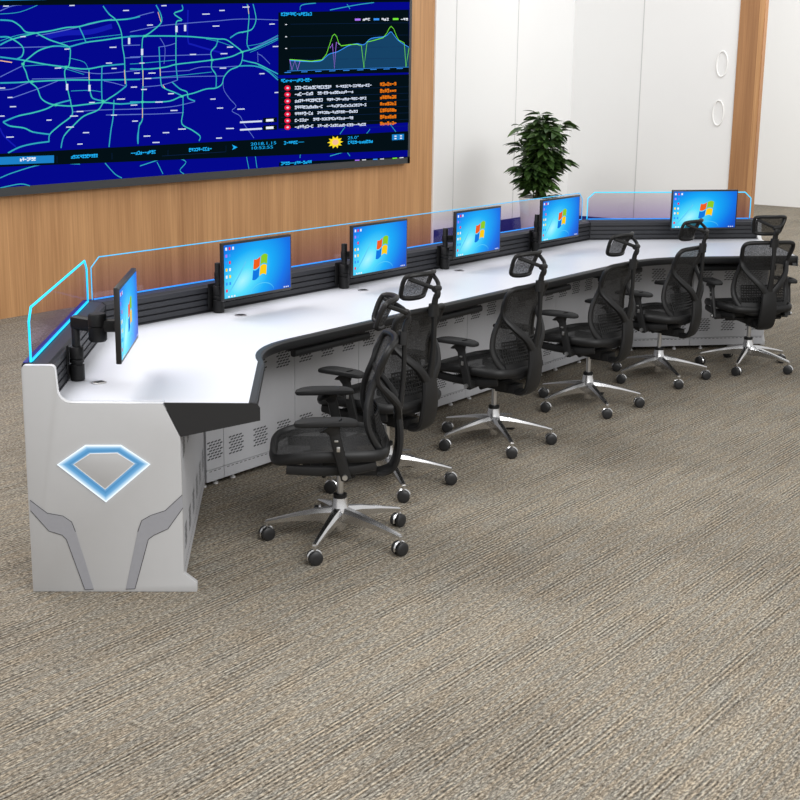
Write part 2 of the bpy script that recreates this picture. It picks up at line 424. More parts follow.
roads_main = [A(l) for l in (
 [(0,100),(60,105),(100,130),(130,160),(180,165),(200,175),(250,200),(310,220),(345,235),(352,260),(345,325),(325,350),(325,385),(335,430),(345,475),(355,520),(360,575),(300,625),(250,670),(245,710)],
 [(0,185),(40,185),(70,200),(105,225),(118,250),(110,280),(85,295)],
 [(0,225),(50,200),(120,180),(180,165),(250,155),(330,138),(395,133),(450,118),(530,102),(570,100),(640,95),(700,82)],
 [(395,133),(415,175),(430,212)], [(345,235),(430,212),(520,200),(610,187),(700,180)],
 [(345,235),(270,230),(200,250),(150,285),(115,320),(130,360),(145,405),(185,440),(205,490),(240,515),(280,525),(355,530),(430,522),(520,513),(600,520),(700,512)],
 [(0,285),(110,300),(230,322),(330,335),(430,345),(520,330),(620,320)], [(0,415),(100,412),(160,408),(330,400),(500,400),(700,397)],
 [(515,30),(545,70),(580,100),(603,150),(610,187),(612,230),(622,290),(625,360),(632,430)],
 [(632,430),(580,470),(520,510),(490,550),(420,580),(370,625),(320,680),(305,740)],
 [(445,345),(445,400),(450,450),(462,490),(515,505)], [(510,330),(508,420),(510,500)],
 [(15,610),(90,580),(160,565),(230,545),(280,520),(355,500)], [(15,610),(50,630),(120,640),(165,660),(250,672)],
 [(40,765),(100,735),(170,718),(245,708)], [(570,500),(565,590),(555,650),(545,735)], [(700,612),(688,680),(690,720)])]
roads_main += [B(l) for l in (
 [(130,25),(155,75),(155,115),(105,160),(75,180),(62,200),(60,300),(65,400),(62,500),(62,595),(45,630),(40,720)],
 [(0,180),(75,180),(200,180),(300,183),(380,190),(440,195),(480,198),(520,225),(560,260),(560,300),(545,330),(500,350),(470,385),(460,420),(430,440),(380,445),(320,465),(260,480),(200,505),(120,510),(62,510),(0,510)],
 [(260,25),(262,50),(220,68),(260,100),(232,110),(230,180),(230,320),(238,400)], [(440,195),(430,230),(405,260),(410,300),(408,340),(430,375),(430,440)],
 [(0,345),(100,345),(180,335),(230,322),(330,310),(410,300),(500,285),(560,260),(630,240),(740,190)],
 [(145,235),(150,330),(155,415),(170,440),(230,465),(260,480)], [(210,410),(250,445),(285,460),(290,490),(325,505)],
 [(265,480),(265,560),(260,620),(310,650),(350,680),(345,705)], [(585,20),(595,80),(590,150),(585,220),(600,250)],
 [(615,20),(625,60),(630,100),(615,140),(590,155),(540,165),(500,190)], [(560,300),(600,310),(640,320),(700,350),(740,370)],
 [(545,330),(620,330),(680,350),(740,400)])]
roads_thin = [A(l) for l in ([(0,450),(60,445),(110,425),(150,410)], [(620,290),(700,287)], [(615,228),(700,225)], [(330,335),(420,360),(520,368),(700,350)],
 [(160,395),(330,392),(450,388)], [(360,560),(500,550),(700,545)], [(530,575),(700,572)], [(520,405),(570,415),(630,432)], [(0,55),(60,30),(110,25)],
 [(0,385),(110,330)], [(60,490),(200,440),(300,400)], [(180,180),(330,150),(560,95)], [(0,240),(300,232)])]
roads_thin += [B(l) for l in ([(0,285),(150,280),(300,275),(405,272)], [(0,397),(150,390),(300,383),(470,380)], [(60,435),(160,425),(238,400)], [(145,235),(190,228),(230,215)],
 [(0,545),(130,540),(230,530),(325,508)], [(0,572),(130,570),(268,563)], [(300,350),(360,335),(460,335),(545,330)], [(638,260),(640,310)], [(600,250),(740,180)],
 [(465,400),(470,450),(500,495),(530,530),(510,555),(550,580),(570,620),(620,690)], [(0,160),(150,130),(300,115),(430,105),(560,95),(740,100)], [(0,95),(60,75),(120,60)],
 [(150,360),(300,352)], [(640,270),(660,280),(700,320)], [(150,190),(175,240),(170,320)])]
low_strip = [[(0,178),(15,172),(45,164),(80,164)], [(105,163),(115,174),(122,178)], [(157,162),(163,174)], [(178,158),(186,162),(180,170),(184,174)], [(246,154),(249,170)],
             [(255,154),(257,168)], [(140,166),(158,160)], [(300,158),(302,153),(316,151)], [(330,156),(356,149),(374,147)], [(347,152),(350,156)], [(0,188),(20,184),(30,187)], [(356,139),(366,134),(370,129)], [(390,124),(396,132)], [(340,134),(345,127)]]
top_strip = [[(300,10),(302,5),(316,3)], [(330,10),(356,5),(374,2.5)], [(347,4),(350,9)]]
rd = MB()
for l in roads_thin: ribbon(rd, l, .75, .010, 2)
for l in low_strip+top_strip: ribbon(rd, l, 1.0, .010, 0)
for l in roads_main:
    ribbon(rd, l, 1.45, .011, 0)
    if len(l) > 4: ribbon(rd, l[1:-1], .65, .012, 1)
for l in (B([(585,230),(660,215),(740,175)]), B([(600,262),(680,228),(740,198)]), B([(60,395),(240,378),(410,360)]), B([(0,320),(60,316),(230,300)]), A([(0,70),(100,60),(200,20)]), A([(120,330),(250,325),(330,345),(420,372)]),
          A([(0,205),(90,176),(200,160)]), B([(380,195),(440,207),(520,235)]), B([(640,325),(700,358),(740,388)]), A([(345,290),(420,310),(440,345)]), A([(355,455),(450,452),(510,460)]), B([(560,165),(600,150)]), A([(300,215),(420,195),(610,172)])):
    ribbon(rd, l, .6, .0105, 0)
for l in (B([(65,350),(65,430)]), B([(62,540),(62,590)]), A([(445,360),(446,400)]), A([(622,350),(626,420)]), B([(590,25),(594,70)]), B([(140,60),(155,110)]), A([(0,303),(60,312)]), B([(150,340),(152,380)]), B([(165,425),(175,440)])):
    ribbon(rd, l, .9, .013, 3)
for x, y in (A([(115,320),(160,408),(330,335),(515,505),(280,525)])+B([(75,180),(62,510),(260,482),(560,260),(410,300)])):
    ribbon(rd, [(x-1.5, y+.1), (x+1.5, y-.1)], 2.2, .013, 1, False)
ribbon(rd, B([(290,50),(290,200),(320,225),(480,270)]), 2.0, .008, 4)
ribbon(rd, A([(230,185),(330,165),(450,160),(560,130)]), 5.0, .008, 4)
ribbon(rd, A([(0,640),(20,680),(80,735)]), 1.6, .008, 4)
vbuild(rd, 'road_map', [gm['teal'], gm['mint'], gm['violet'], gm['peach'], gm['royal']])
# small place-name strokes of the map
nm = MB()
for x, y in (A([(630,52),(115,183),(565,236),(335,245),(290,340),(545,315),(570,342),(10,440),(50,487),(65,533),(10,580),(245,600),(430,663),(50,685),(400,720),(460,512),(400,557),(370,580),(670,525),(570,575),(605,495),(670,435),(350,635),(30,30),(360,27)])
             +B([(170,28),(100,125),(380,70),(460,52),(430,130),(470,268),(500,235),(465,340),(660,368),(60,315),(35,365),(110,365),(20,435),(70,447),(90,392),(315,272),(205,468),(145,510),(220,552),(25,605),(85,680),(180,663),(260,645),(130,712),(445,690),(500,642),(415,495),(450,540),(555,545),(710,120),(730,232),(735,462),(580,35)])):
    k = random.uniform(2.4, 4.0)
    quad(nm, [(x-k/1, y-.35), (x+k/1, y-.55), (x+k/1, y+.5), (x-k/1, y+.7)], .0145)
for x, y in (B([(275,140),(232,145),(60,260)])+A([(645,205),(335,435),(447,440)])): quad(nm, [(x-1, y-3.2), (x+1.2, y-3.2), (x+1.2, y+3.2), (x-1, y+3.2)], .0145)
for q in ([(240,121.5),(262,120.3),(262,122),(240,123.2)], [(240,129),(262,127.8),(262,129.5),(240,130.7)]): quad(nm, q, .0145)
vbuild(nm, 'map_names', gm['pale'])
vt = MB()
for y in (120, 127.5): quad(vt, [(263, y-2), (277, y-2.8), (277, y+2.2), (263, y+3)], .012, 0); quad(vt, [(266, y-.8), (273.5, y-1.2), (273.5, y+1.3), (266, y+1.7)], .015, 1)
vbuild(vt, 'map_toggles', [gm['deep'], gm['white']])
# bars top and bottom
bar = MB()
quad(bar, [(-60,157),(410,131),(410,150),(-60,169.5)], .013, 0)
quad(bar, [(-60,-60),(410,-60),(410,2),(-60,6)], .013, 0)
quad(bar, [(-60,159),(54,155.3),(54,162.8),(-60,167)], .015, 1)
quad(bar, [(-60,-3),(46,-3),(46,-.2),(-60,2)], .015, 1)
quad(bar, [(279,162.5),(408,156.5),(408,159.7),(279,166.5)], .013, 0)
for l in ([(20,159.6),(36,158.9)], [(71,157),(98,155.5)], [(131,153.3),(156,151.8)], [(189,150),(212,148.6)]): glyphs(bar, l[0], l[1], 2.6, .016, 2 if l[0][0] > 60 else 4)
for l in ([(57,163),(57,156)], [(112,159.5),(112,153)], [(168,156),(168,150)], [(226,151.5),(226,145.5)], [(162,156),(226,151.8)]): ribbon(bar, l, .4, .0155, 3, False)
bar.add([sp(232, 144.6, .016), sp(237.5, 147.2, .016), sp(232, 150, .016), sp(233.6, 147.3, .016)], [(3, 2, 1, 0)], 2)
quad(bar, [(392,134.5),(404,133.9),(404,139.7),(392,140.3)], .015, 1)
for x, y in ((394.5,135.6),(400,135.3),(394.5,138),(400,137.7)): quad(bar, [(x, y), (x+2, y), (x+2, y+1.1), (x, y+1.1)], .0165, 4)
glyphs(bar, (281,163.6), (312,161.9), 2.4, .016, 2)
for i, (x, y) in enumerate(((355,160.3),(373,159.4),(392.5,158.4))):
    ribbon(bar, [(x, y), (x+4.5, y-.2)], 1.4, .016, 5+i, False); ribbon(bar, [(x+7, y-.3), (x+11, y-.5)], .9, .016, 4, False)
vbuild(bar, 'menu_bars', [gm['deep'], gm['button'], gm['cyan'], gm['line'], gm['white'], gm['purple'], gm['blue'], gm['green']])
sun = MB(); c = sp(335.3, 142.2, .017)
def disc(mb, c, rx, rz, n, mi=0, star=0):
    vs = [c]+[c+Vector((rx*math.cos(2*PI*i/n)*(star if star and i % 2 else 1), 0, rz*math.sin(2*PI*i/n)*(star if star and i % 2 else 1))) for i in range(n)]
    mb.add(vs, [(0, 1+(i+1) % n, 1+i) for i in range(n)], mi)
disc(sun, c, .125, .062, 20, 0, .62); disc(sun, c+Vector((0, -.002, 0)), .05, .027, 16, 1)
vbuild(sun, 'sun_icon', [gm['yellow'], gm['peach']])
# chart panel
C = lambda L_: [(280+x/5.714, y/5.714) for x, y in L_]
ch = MB()
quad(ch, [(278.3,12.4),(409,9.6),(409,72.5),(278.3,75.2)], .0175, 0)
for yy in (138, 208, 275, 341): ribbon(ch, C([(60,yy),(735,yy-8)]), .35, .0185, 1, False)
ribbon(ch, C([(40,406),(737,383)]), .5, .0205, 2, False)
for xx in (40, 135, 215, 295, 375, 455, 530, 605, 680): ribbon(ch, C([(xx-14,416-xx*.035),(xx+22,414.5-xx*.035)]), .8, .0205, 2, False)
for yy in (140, 210, 277): ribbon(ch, C([(30,yy),(40,yy)]), 1., .0205, 4, False)
glyphs(ch, (281,14.2), (312,13.9), 2.6, .0205, 3)
for i, x in enumerate((428, 535, 645)):
    ribbon(ch, C([(x,112-i*1.5),(x+32,111.5-i*1.5)]), 2.5, .0205, 5+i, False); glyphs(ch, (280+(x+45)/5.714,19.4), (280+(x+88)/5.714,19.2), 1.8, .0205, 4)
cp = vbuild(ch, 'chart_panel', [gm['deep'], gm['line'], gm['blue'], gm['cyan'], gm['white'], gm['purple'], gm['blue'], gm['green']])
blue = [(55,345),(120,350),(200,352),(240,345),(280,310),(330,295),(390,262),(440,250),(480,255),(520,220),(600,208),(632,182),(650,200),(680,235),(737,270)]
fl = MB(); tp = C(blue); bt = [(280+x/5.714, (405-(x-55)*.0323)/5.714) for x, _ in blue]
fl.grid([[sp(x, y, .0185) for x, y in tp], [sp(x, y, .0185) for x, y in bt]]); vbuild(fl, 'chart_area', gm['fill'], cp)
green = [(55,340),(120,345),(180,350),(240,342),(265,310),(285,250),(300,205),(312,195),(325,210),(335,245),(350,262),(400,255),(440,253),(465,262),(480,390),(490,300),(498,240),(540,230),(590,215),(610,190),(625,160),(635,150),(650,165),(665,205),(680,230),(710,245),(720,382),(730,320),(737,275)]
for nme, ls, mm, li in (('blue_line', [blue], 'blue', .0195), ('purple_line', [[(55,340),(68,400),(85,345),(100,400),(115,348)], [(285,275),(300,250),(310,392),(322,240),(340,255)]], 'purple', .0205), ('green_line', [green], 'green', .0215)):
    g = MB()
    for l in ls: ribbon(g, C(l), .95, li, 0, nme == 'blue_line')
    vbuild(g, nme, gm[mm], cp)
D = lambda L_: [(280+x/5.714, 70+y/5.714) for x, y in L_]
ls = MB()
quad(ls, [(278.3,78.4),(409,74.3),(409,122.5),(278.3,128.8)], .0175, 0)
glyphs(ls, (281,80.8), (312,79.8), 2.6, .0205, 1)
t1 = [(295,525),(190,420),(245,495),(245,495),(190,445),(165,420),(192,492)]; t2 = [320, 215, 268, 268, 213, 190, 215]
for k in range(7):
    y = 101+37.4*k
    c = sp(*D([(43, y+2)])[0], .0205); disc(ls, c, .045, .024, 14, 2)
    pq = D([(85,y+1),(t1[k][0],y-5)]); glyphs(ls, pq[0], pq[1], 2.5, .0205, 3); pq = D([(t2[k],y-6),(t1[k][1],y-15)]); glyphs(ls, pq[0], pq[1], 2.1, .0205, 3)
    pq = D([(572,y-19),(666,y-23)]); glyphs(ls, pq[0], pq[1], 2.7, .0205, 4); glyphs(ls, (pq[0][0], pq[0][1]+.4), (pq[1][0], pq[1][1]+.4), 1.6, .0208, 4)
    ribbon(ls, D([(5,y+20),(735,y-6)]), .35, .0195, 5, False)
    disc(ls, c+Vector((0, -.002, 0)), .018, .009, 8, 3)
vbuild(ls, 'alert_list', [gm['deep'], gm['cyan'], gm['red'], gm['pale'], gm['orange'], gm['line']])
def text(body, name, pos, size, mm, parent, wide=1.0):
    cu = bpy.data.curves.new(name, 'FONT'); cu.body = body; cu.size = size
    o = bpy.data.objects.new(name, cu); COL.objects.link(o); bpy.context.view_layer.update()
    me = bpy.data.meshes.new_from_object(o.evaluated_get(bpy.context.evaluated_depsgraph_get()))
    bpy.data.objects.remove(o); me.materials.clear(); me.materials.append(mm)
    ob = bpy.data.objects.new(name, me); COL.objects.link(ob); ob.parent = parent
    ob.location = pos-VO; ob.rotation_euler = (PI/2, 0, 0); ob.scale = (wide, 1, 1); return ob
text('2018.1.15', 'date_text', sp(250.5, 145.6, .017), .038, gm['cyan'], vw, 2.4)
text('10:52:55', 'clock_text', sp(250.5, 149.6, .017), .038, gm['cyan'], vw, 2.4)
text('25.0°', 'temperature_text', sp(347.5, 139.3, .017), .040, gm['cyan'], vw, 2.2)
tm = MB(); glyphs(tm, (284,143), (298,142.2), 2.4, .017); ribbon(tm, [(298,142.2),(304,141.9)], .5, .017, 0, False); glyphs(tm, (348,142.6), (373,141.2), 2.4, .017)
vbuild(tm, 'weather_strokes', gm['cyan'])

# ------------------------------------------------------------------ console: plan lines
Apt = Vector((3.112, 3.928)); Bpt = Vector((4.150, 4.795)); Cpt = Vector((8.78, 4.785)); Dpt = Vector((9.71, 3.872))
KD, KR = 1.0083, 1.0075
Apt, Bpt, Cpt, Dpt = Apt*KR, Bpt*KR, Cpt*KR, Dpt*KR
PL = [Apt, Bpt, Cpt, Dpt]
PD = Vector((math.cos(rad(-52.25)), math.sin(rad(-52.25)))); PN = Vector((PD.y, -PD.x)); PO = Vector((3.26581, 3.76224)); PTH = .03
RD = Vector((-.80, -.60)).normalized(); RNv = Vector((RD.y, -RD.x)); RNv = RNv if RNv.x > 0 else -RNv
RO = Dpt+(Dpt-Cpt).normalized()*.045
def to_plane(p, d, P, N, back): return p + d*(((P-N*back)-p).dot(N)/d.dot(N))
def side_n(a, b):   # towards the operators
    d = (b-a).normalized(); return Vector((d.y, -d.x))
def offs(i, u):
    """plan vertex i shifted by u towards the operators (mitred)"""
    if i == 0: return PL[0]+side_n(PL[0], PL[1])*u
    if i == 3: return PL[3]+side_n(PL[2], PL[3])*u
    n1, n2 = side_n(PL[i-1], PL[i]), side_n(PL[i], PL[i+1]); mm = (n1+n2)
    return PL[i]+mm*(u/(mm.dot(n1)))
ZD = .740; ZR = .878; GT = 1.0765
wdir = (Bpt-Apt).normalized(); wn = side_n(Apt, Bpt); rdir = (Dpt-Cpt).normalized(); rn = side_n(Cpt, Dpt)

# worktop -------------------------------------------------------------
tip = PO+PD*((Vector((3.562, 3.269))*KD-PO).dot(PD)+.022)-PN*.006; rtip = RO+RD*1.03-RNv*.006
def arc_between(p0, pc, p1, n=8):
    return [(p0*(1-t)**2 + pc*2*t*(1-t) + p1*t*t) for t in [i/n for i in range(n+1)]]
wt = thing('console_worktop', 'long white C-shaped control desk top with thick black front edge', 'desk top', (6.2, 4.4, ZD))
WO = Vector((6.2, 4.4, ZD))
front = [tip] + arc_between(Vector((4.155, 3.727))*KD, Vector((4.325, 3.945))*KD, Vector((4.58, 3.945))*KD) + arc_between(Vector((7.72, 3.945))*KD, Vector((8.14, 3.99))*KD, Vector((8.42, 3.715))*KD) + [rtip]
rearl = [offs(i, -.032) for i in range(4)]
# pull the two ends in so that they stop at the end panels
rearl[0] = to_plane(rearl[0], wdir, PO, PN, PTH+.001); rearl[3] = to_plane(rearl[3], rdir, RO, RNv, PTH+.001)
def pl_(P, D, N, a, k): return P+D*a+N*k
endL = [pl_(PO, PD, PN, .245, -PTH-.001), pl_(PO, PD, PN, .245, -.006)]   # steps round the end panel
endR = [pl_(RO, RD, RNv, .30, -.006), pl_(RO, RD, RNv, .30, -PTH-.001)]
outer = front + rearl[::-1]
def inset_front(k):
    out = []
    for i, p in enumerate(front):
        t = (front[min(i+1, len(front)-1)]-front[max(i-1, 0)]).normalized(); out.append(p+Vector((-t.y, t.x))*k)
    return out
fin = inset_front(.030)
# white board
a_d1 = None
q_ = ray(163, 405); t_ = (Vector((PO.x, PO.y, 0))-CAM).dot(Vector((PN.x, PN.y, 0)))/q_.dot(Vector((PN.x, PN.y, 0))); p_ = CAM+q_*t_
A_D1 = (Vector((p_.x, p_.y))-PO).dot(PD)
endL = [pl_(PO, PD, PN, A_D1+.004, -PTH-.001), pl_(PO, PD, PN, A_D1+.004, -.006)]
wb = MB(); poly = fin + endR + rearl[::-1] + endL
wb.prism([Vector((p.x, p.y, ZD-.028))-WO for p in poly], [Vector((p.x, p.y, ZD))-WO for p in poly])
wb.build('desk_surface', M['white_top'], wt, smooth=False)
# black rounded edge along the front
ed = MB(); rows = []
prof = [(.030, ZD+.0005), (.008, ZD+.0005), (0, ZD-.008), (0, ZD-.032), (.010, ZD-.045), (.036, ZD-.045), (.036, ZD-.028)]
ins = {u: inset_front(u) for u, _ in prof}
for u, z in prof: rows.append([Vector((p.x, p.y, z))-WO for p in ins[u]])
ed.grid(rows); ed.build('front_edge', M['edge'], wt)
# tapered black brackets that carry the overhang at each end
def bracket(P, D, N, d1, sl, zs, a_tip):
    b = MB(); g = .0025
    def pr(pts, k0, k1):
        f_ = lambda a, z, k: Vector((*(P+D*a+N*k), z))-WO
        b.prism([f_(a, z, k0) for a, z in pts], [f_(a, z, k1) for a, z in pts])
    pr([(d1+g, ZD-.001), (a_tip, ZD-.001), (a_tip+.012, ZD-.018), (a_tip+.012, ZD-.066), (sl+g, zs)], 0, -.0055)
    pr([(d1+.02, ZD-.0455), (a_tip-.002, ZD-.0455), (a_tip+.008, ZD-.064), (sl+g, zs+.004)], -.0055, -.034)
    return b.build('end_bracket', M['edge'], wt)
q_ = ray(180, 437); t_ = (Vector((PO.x, PO.y, 0))-CAM).dot(Vector((PN.x, PN.y, 0)))/q_.dot(Vector((PN.x, PN.y, 0))); p_ = CAM+q_*t_
bracket(PO, PD, PN, A_D1, (Vector((p_.x, p_.y))-PO).dot(PD), p_.z, (tip-PO).dot(PD))
bracket(RO, RD, RNv, .29, .36, .60, (rtip-RO).dot(RD))

# slatted equipment rail ----------------------------------------------------
def slat_profile():
    P = [(-.034, ZD+.002), (-.034, ZR-.006), (-.028, ZR), (.062, ZR), (.07, ZR-.008)]
    n = 4; h = (ZR-.012-(ZD+.006))/n; z = ZR-.012
    for k in range(n):
        P += [(.078, z), (.078, z-h*.72), (.066, z-h*.78), (.066, z-h*.96)]; z -= h
    P += [(.078, z), (.078, ZD+.002)]
    return P
RP = slat_profile()
names = ('grey slatted equipment rail along the left wing of the desk', 'long slatted equipment rail along the back of the middle desk run', 'slatted equipment rail along the right wing of the desk')
glab = ('clear divider screen with cyan lit edge on the left wing', 'long clear divider screen with glowing top edge behind four monitors', 'clear divider screen with clipped corners on the right wing')
gname = (0, 0, 0)
for i in range(3):
    d = (PL[i+1]-PL[i]).normalized(); g = .004
    s0 = .032 if i == 0 else g; s1 = .032 if i == 2 else g
    E0 = lambda u: to_plane(offs(0, u), wdir, PO, PN, PTH+.002) if i == 0 else offs(i, u)+d*g
    E1 = lambda u: to_plane(offs(3, u), rdir, RO, RNv, PTH+.002) if i == 2 else offs(i+1, u)-d*g
    v0 = [E0(u) for u, z in RP]; v1 = [E1(u) for u, z in RP]
    mid = (PL[i]+PL[i+1])/2; O = Vector((mid.x, mid.y, ZD))
    r = thing('slat_rail', names[i], 'rail', O, 0, 'slatted rails round the back of the desk')
    rb = MB(); rb.prism([Vector((p.x, p.y, z))-O for p, (u, z) in zip(v0, RP)], [Vector((p.x, p.y, z))-O for p, (u, z) in zip(v1, RP)])
    rb.build('slat_panel', M['rail'], r, smooth=False)
    # navy strip on the rail top: LED glow behind the divider put into colour
    q = MB()
    a0, a1 = E0(-.029), E1(-.029); b0, b1 = E0(-.012), E1(-.012)
    q.prism([Vector((p.x, p.y, ZR+.0005))-O for p in (a0, a1, b1, b0)], [Vector((p.x, p.y, ZR+.003))-O for p in (a0, a1, b1, b0)])
    q.build('rail_glow', M['navy'], r, smooth=False)
    # divider screen
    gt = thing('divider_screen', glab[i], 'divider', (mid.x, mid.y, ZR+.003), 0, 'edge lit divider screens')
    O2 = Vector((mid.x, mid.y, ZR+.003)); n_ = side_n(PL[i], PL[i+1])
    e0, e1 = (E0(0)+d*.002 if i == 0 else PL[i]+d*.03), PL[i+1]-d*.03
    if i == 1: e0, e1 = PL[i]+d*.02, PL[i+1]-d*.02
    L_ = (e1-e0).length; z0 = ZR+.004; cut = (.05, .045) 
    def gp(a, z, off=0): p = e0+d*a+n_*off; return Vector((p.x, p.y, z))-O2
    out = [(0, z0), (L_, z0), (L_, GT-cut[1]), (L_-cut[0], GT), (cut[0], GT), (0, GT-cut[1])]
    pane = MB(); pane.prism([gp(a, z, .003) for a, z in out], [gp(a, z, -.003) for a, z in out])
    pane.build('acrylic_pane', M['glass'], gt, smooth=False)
    wd_ = (.0055, .0026, .0034)[i]
    lt = MB(); path = [gp(a, z) for a, z in (out[1:]+[out[0]])]
    for k in range(len(path)-1):
        p, q2 = path[k], path[k+1]; lt.tube([p, q2], wd_, min(wd_, .0045), ref=(n_.x, n_.y, 0), n=6)
    lt.build('lit_edge', M['led'] if i != 1 else M['led_soft'], gt)
    lb = MB(); lb.tube([gp(.01, z0+.002, .0), gp(L_-.01, z0+.002, .0)], .0035, (.0065, .004, .004)[i], ref=(n_.x, n_.y, 0), n=6)
    lb.build('lit_base', M['led'] if i == 0 else M['led_base'], gt)

# end panels --------------------------------------------------------------
def emblem_mat():
    m = bpy.data.materials.new('emblem_light'); m.use_nodes = True
    nt = m.node_tree; b = nt.nodes['Principled BSDF']; L = nt.links
    at = nt.nodes.new('ShaderNodeAttribute'); at.attribute_name = 'ring'
    cr = nt.nodes.new('ShaderNodeValToRGB'); e = cr.color_ramp.elements
    e[0].position = 0; e[0].color = (*s2l((245, 252, 255)), 1); e[1].position = 1; e[1].color = (*s2l((205, 228, 246)), 1)
    for p, c in ((.12, (205, 232, 250)), (.40, (112, 172, 218)), (.72, (84, 146, 196)), (.9, (120, 170, 210))): k = e.new(p); k.color = (*s2l(c), 1)
    L.new(at.outputs['Fac'], cr.inputs[0]); L.new(cr.outputs[0], b.inputs['Emission Color']); b.inputs['Emission Strength'].default_value = 1
    b.inputs['Base Color'].default_value = (0, 0, 0, 1); b.inputs['Specular IOR Level'].default_value = 0
    return m
M['emblem_glow'] = emblem_mat()
def end_panel(O, a_dir, out_n, label, detailed=True):
    """profile in (a, z): a runs from the back edge to the front; out_n points outwards"""
    t = thing('end_panel', label, 'desk panel', (O.x, O.y, 0), 0, 'grey end panels of the desk')
    th = .03
    def P(a, z, k=0): q = a_dir*a + out_n*k; return Vector((q.x, q.y, z))
    def fil(cx, cz, r, a0, a1, n=6): return [(cx+r*math.cos(rad(a0+(a1-a0)*i/n)), cz+r*math.sin(rad(a0+(a1-a0)*i/n))) for i in range(n+1)]
    ar = Wp
    prof = [(ar['b0'], 0), (ar['b0t'], ar['zt']-.014)] + fil(ar['b0t']+.014, ar['zt']-.014, .014, 180, 90, 4) + \
           fil(ar['s']-.016, ar['zt']-.016, .016, 90, 0, 4) + fil(ar['s']+.055, ar['zd']+.05, .05, 180, 270, 7) + \
           [(ar['d1'], ar['zd']), (ar['sl'], ar['zs']), (ar['sl']+.002, .30), (ar['sl']+.0, .075), (ar['ft'], .035), (ar['ft'], 0)]
    pb = MB(); pb.prism([P(a, z, 0) for a, z in prof], [P(a, z, -th) for a, z in prof])
    pb.build('panel_board', M['panel'], t, smooth=True, ang=25, bevel=.0022, seg=2)
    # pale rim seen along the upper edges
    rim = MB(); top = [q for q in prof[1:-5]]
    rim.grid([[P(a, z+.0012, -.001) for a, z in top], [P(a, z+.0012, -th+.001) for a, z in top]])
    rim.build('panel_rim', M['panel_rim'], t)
    if detailed:
        def poly3(pts, k): return [P(a, z, k) for a, z in pts]
        for nme, pts in Wp['inlays']:
            il = MB(); il.prism(poly3(pts, .0002), poly3(pts, .0022), 0)
            n = len(pts)//2
            for path in (pts[:n], pts[n:]):
                for k in range(len(path)-1):
                    il.tube([P(*path[k], .0022), P(*path[k+1], .0022)], .0012, .001, ref=(out_n.x, out_n.y, 0), n=4, mi=1)
            il.build(nme, [M['inlay'], M['groove']], t, smooth=False)
        outr, inr = Wp['emblem']
        lines = 7; rows = []
        for j in range(lines):
            k = j/(lines-1); rows.append([P(ao*(1-k)+ai*k, zo*(1-k)+zi*k, .003) for (ao, zo), (ai, zi) in zip(outr+outr[:1], inr+inr[:1])])
        em = MB(); em.grid(rows); o = em.build('emblem_light', M['emblem_glow'], t, smooth=False)
        at = o.data.attributes.new('ring', 'FLOAT', 'POINT')
        n = len(outr)+1
        for i in range(len(o.data.vertices)): at.data[i].value = (i//n)/(lines-1)
        pl = MB(); pl.prism(poly3(inr, .001), poly3(inr, .008)); pl.build('emblem_plate', M['panel'], t, bevel=.0015)
        r2 = MB(); r2.tube(poly3(inr, .007), .0022, .002, ref=(out_n.x, out_n.y, 0), n=6, closed=True); r2.build('plate_rim', M['panel_rim'], t)
        rm = MB(); pts = poly3(outr, .003); rm.tube(pts, .0028, .003, ref=(out_n.x, out_n.y, 0), n=6, closed=True); rm.build('emblem_rim', glow('emblem_rim_light', (235, 246, 255), 1.2), t)
    return t
# fit the left panel: plane through floor point, facing the camera
def pan_az(px, py):
    n3 = Vector((PN.x, PN.y, 0)); d = ray(px, py); P3 = Vector((PO.x, PO.y, 0)); t = (P3-CAM).dot(n3)/d.dot(n3); p = CAM+d*t
    return ((p-P3).dot(Vector((PD.x, PD.y, 0))), p.z)
q = pan_az
Wp = dict(b0=q(33, 590)[0], b0t=q(21, 370)[0], zt=q(35, 366)[1], s=q(55, 380)[0], zd=.7345, d1=q(163, 405)[0], sl=q(180, 437)[0], zs=q(180, 437)[1], ft=q(197, 585)[0])
qq = lambda L_: [q(x/2.857, 360+y/2.857) for x, y in L_]
Wp['emblem'] = (qq([(245,244),(346,244),(428,297),(303,404),(165,298)]), qq([(258,267),(336,265),(384,295),(301,367),(212,297)]))
li = [(86,400),(135,437),(180,445),(205,462),(216,490),(268,654)]; li2 = [(243,656),(190,512),(178,500),(140,488),(88,430)]
ri = [(521,385),(472,430),(432,443),(405,458),(394,490),(360,654)]; ri2 = [(386,653),(424,512),(440,500),(480,482),(523,422)]
Wp['inlays'] = [('inlay_strip', qq(li+li2)), ('inlay_strip', qq(ri+ri2))]
end_panel(Vector((PO.x, PO.y, 0)), PD, PN, 'light grey end panel with a blue lit diamond emblem, nearest the camera')
Wp = dict(b0=-.06, b0t=-.06, zt=Wp['zt'], s=.085, zd=.7385, d1=.29, sl=.36, zs=.60, ft=.40)
end_panel(Vector((RO.x, RO.y, 0)), RD, RNv, 'grey end panel closing the far right wing behind the last chair', False)

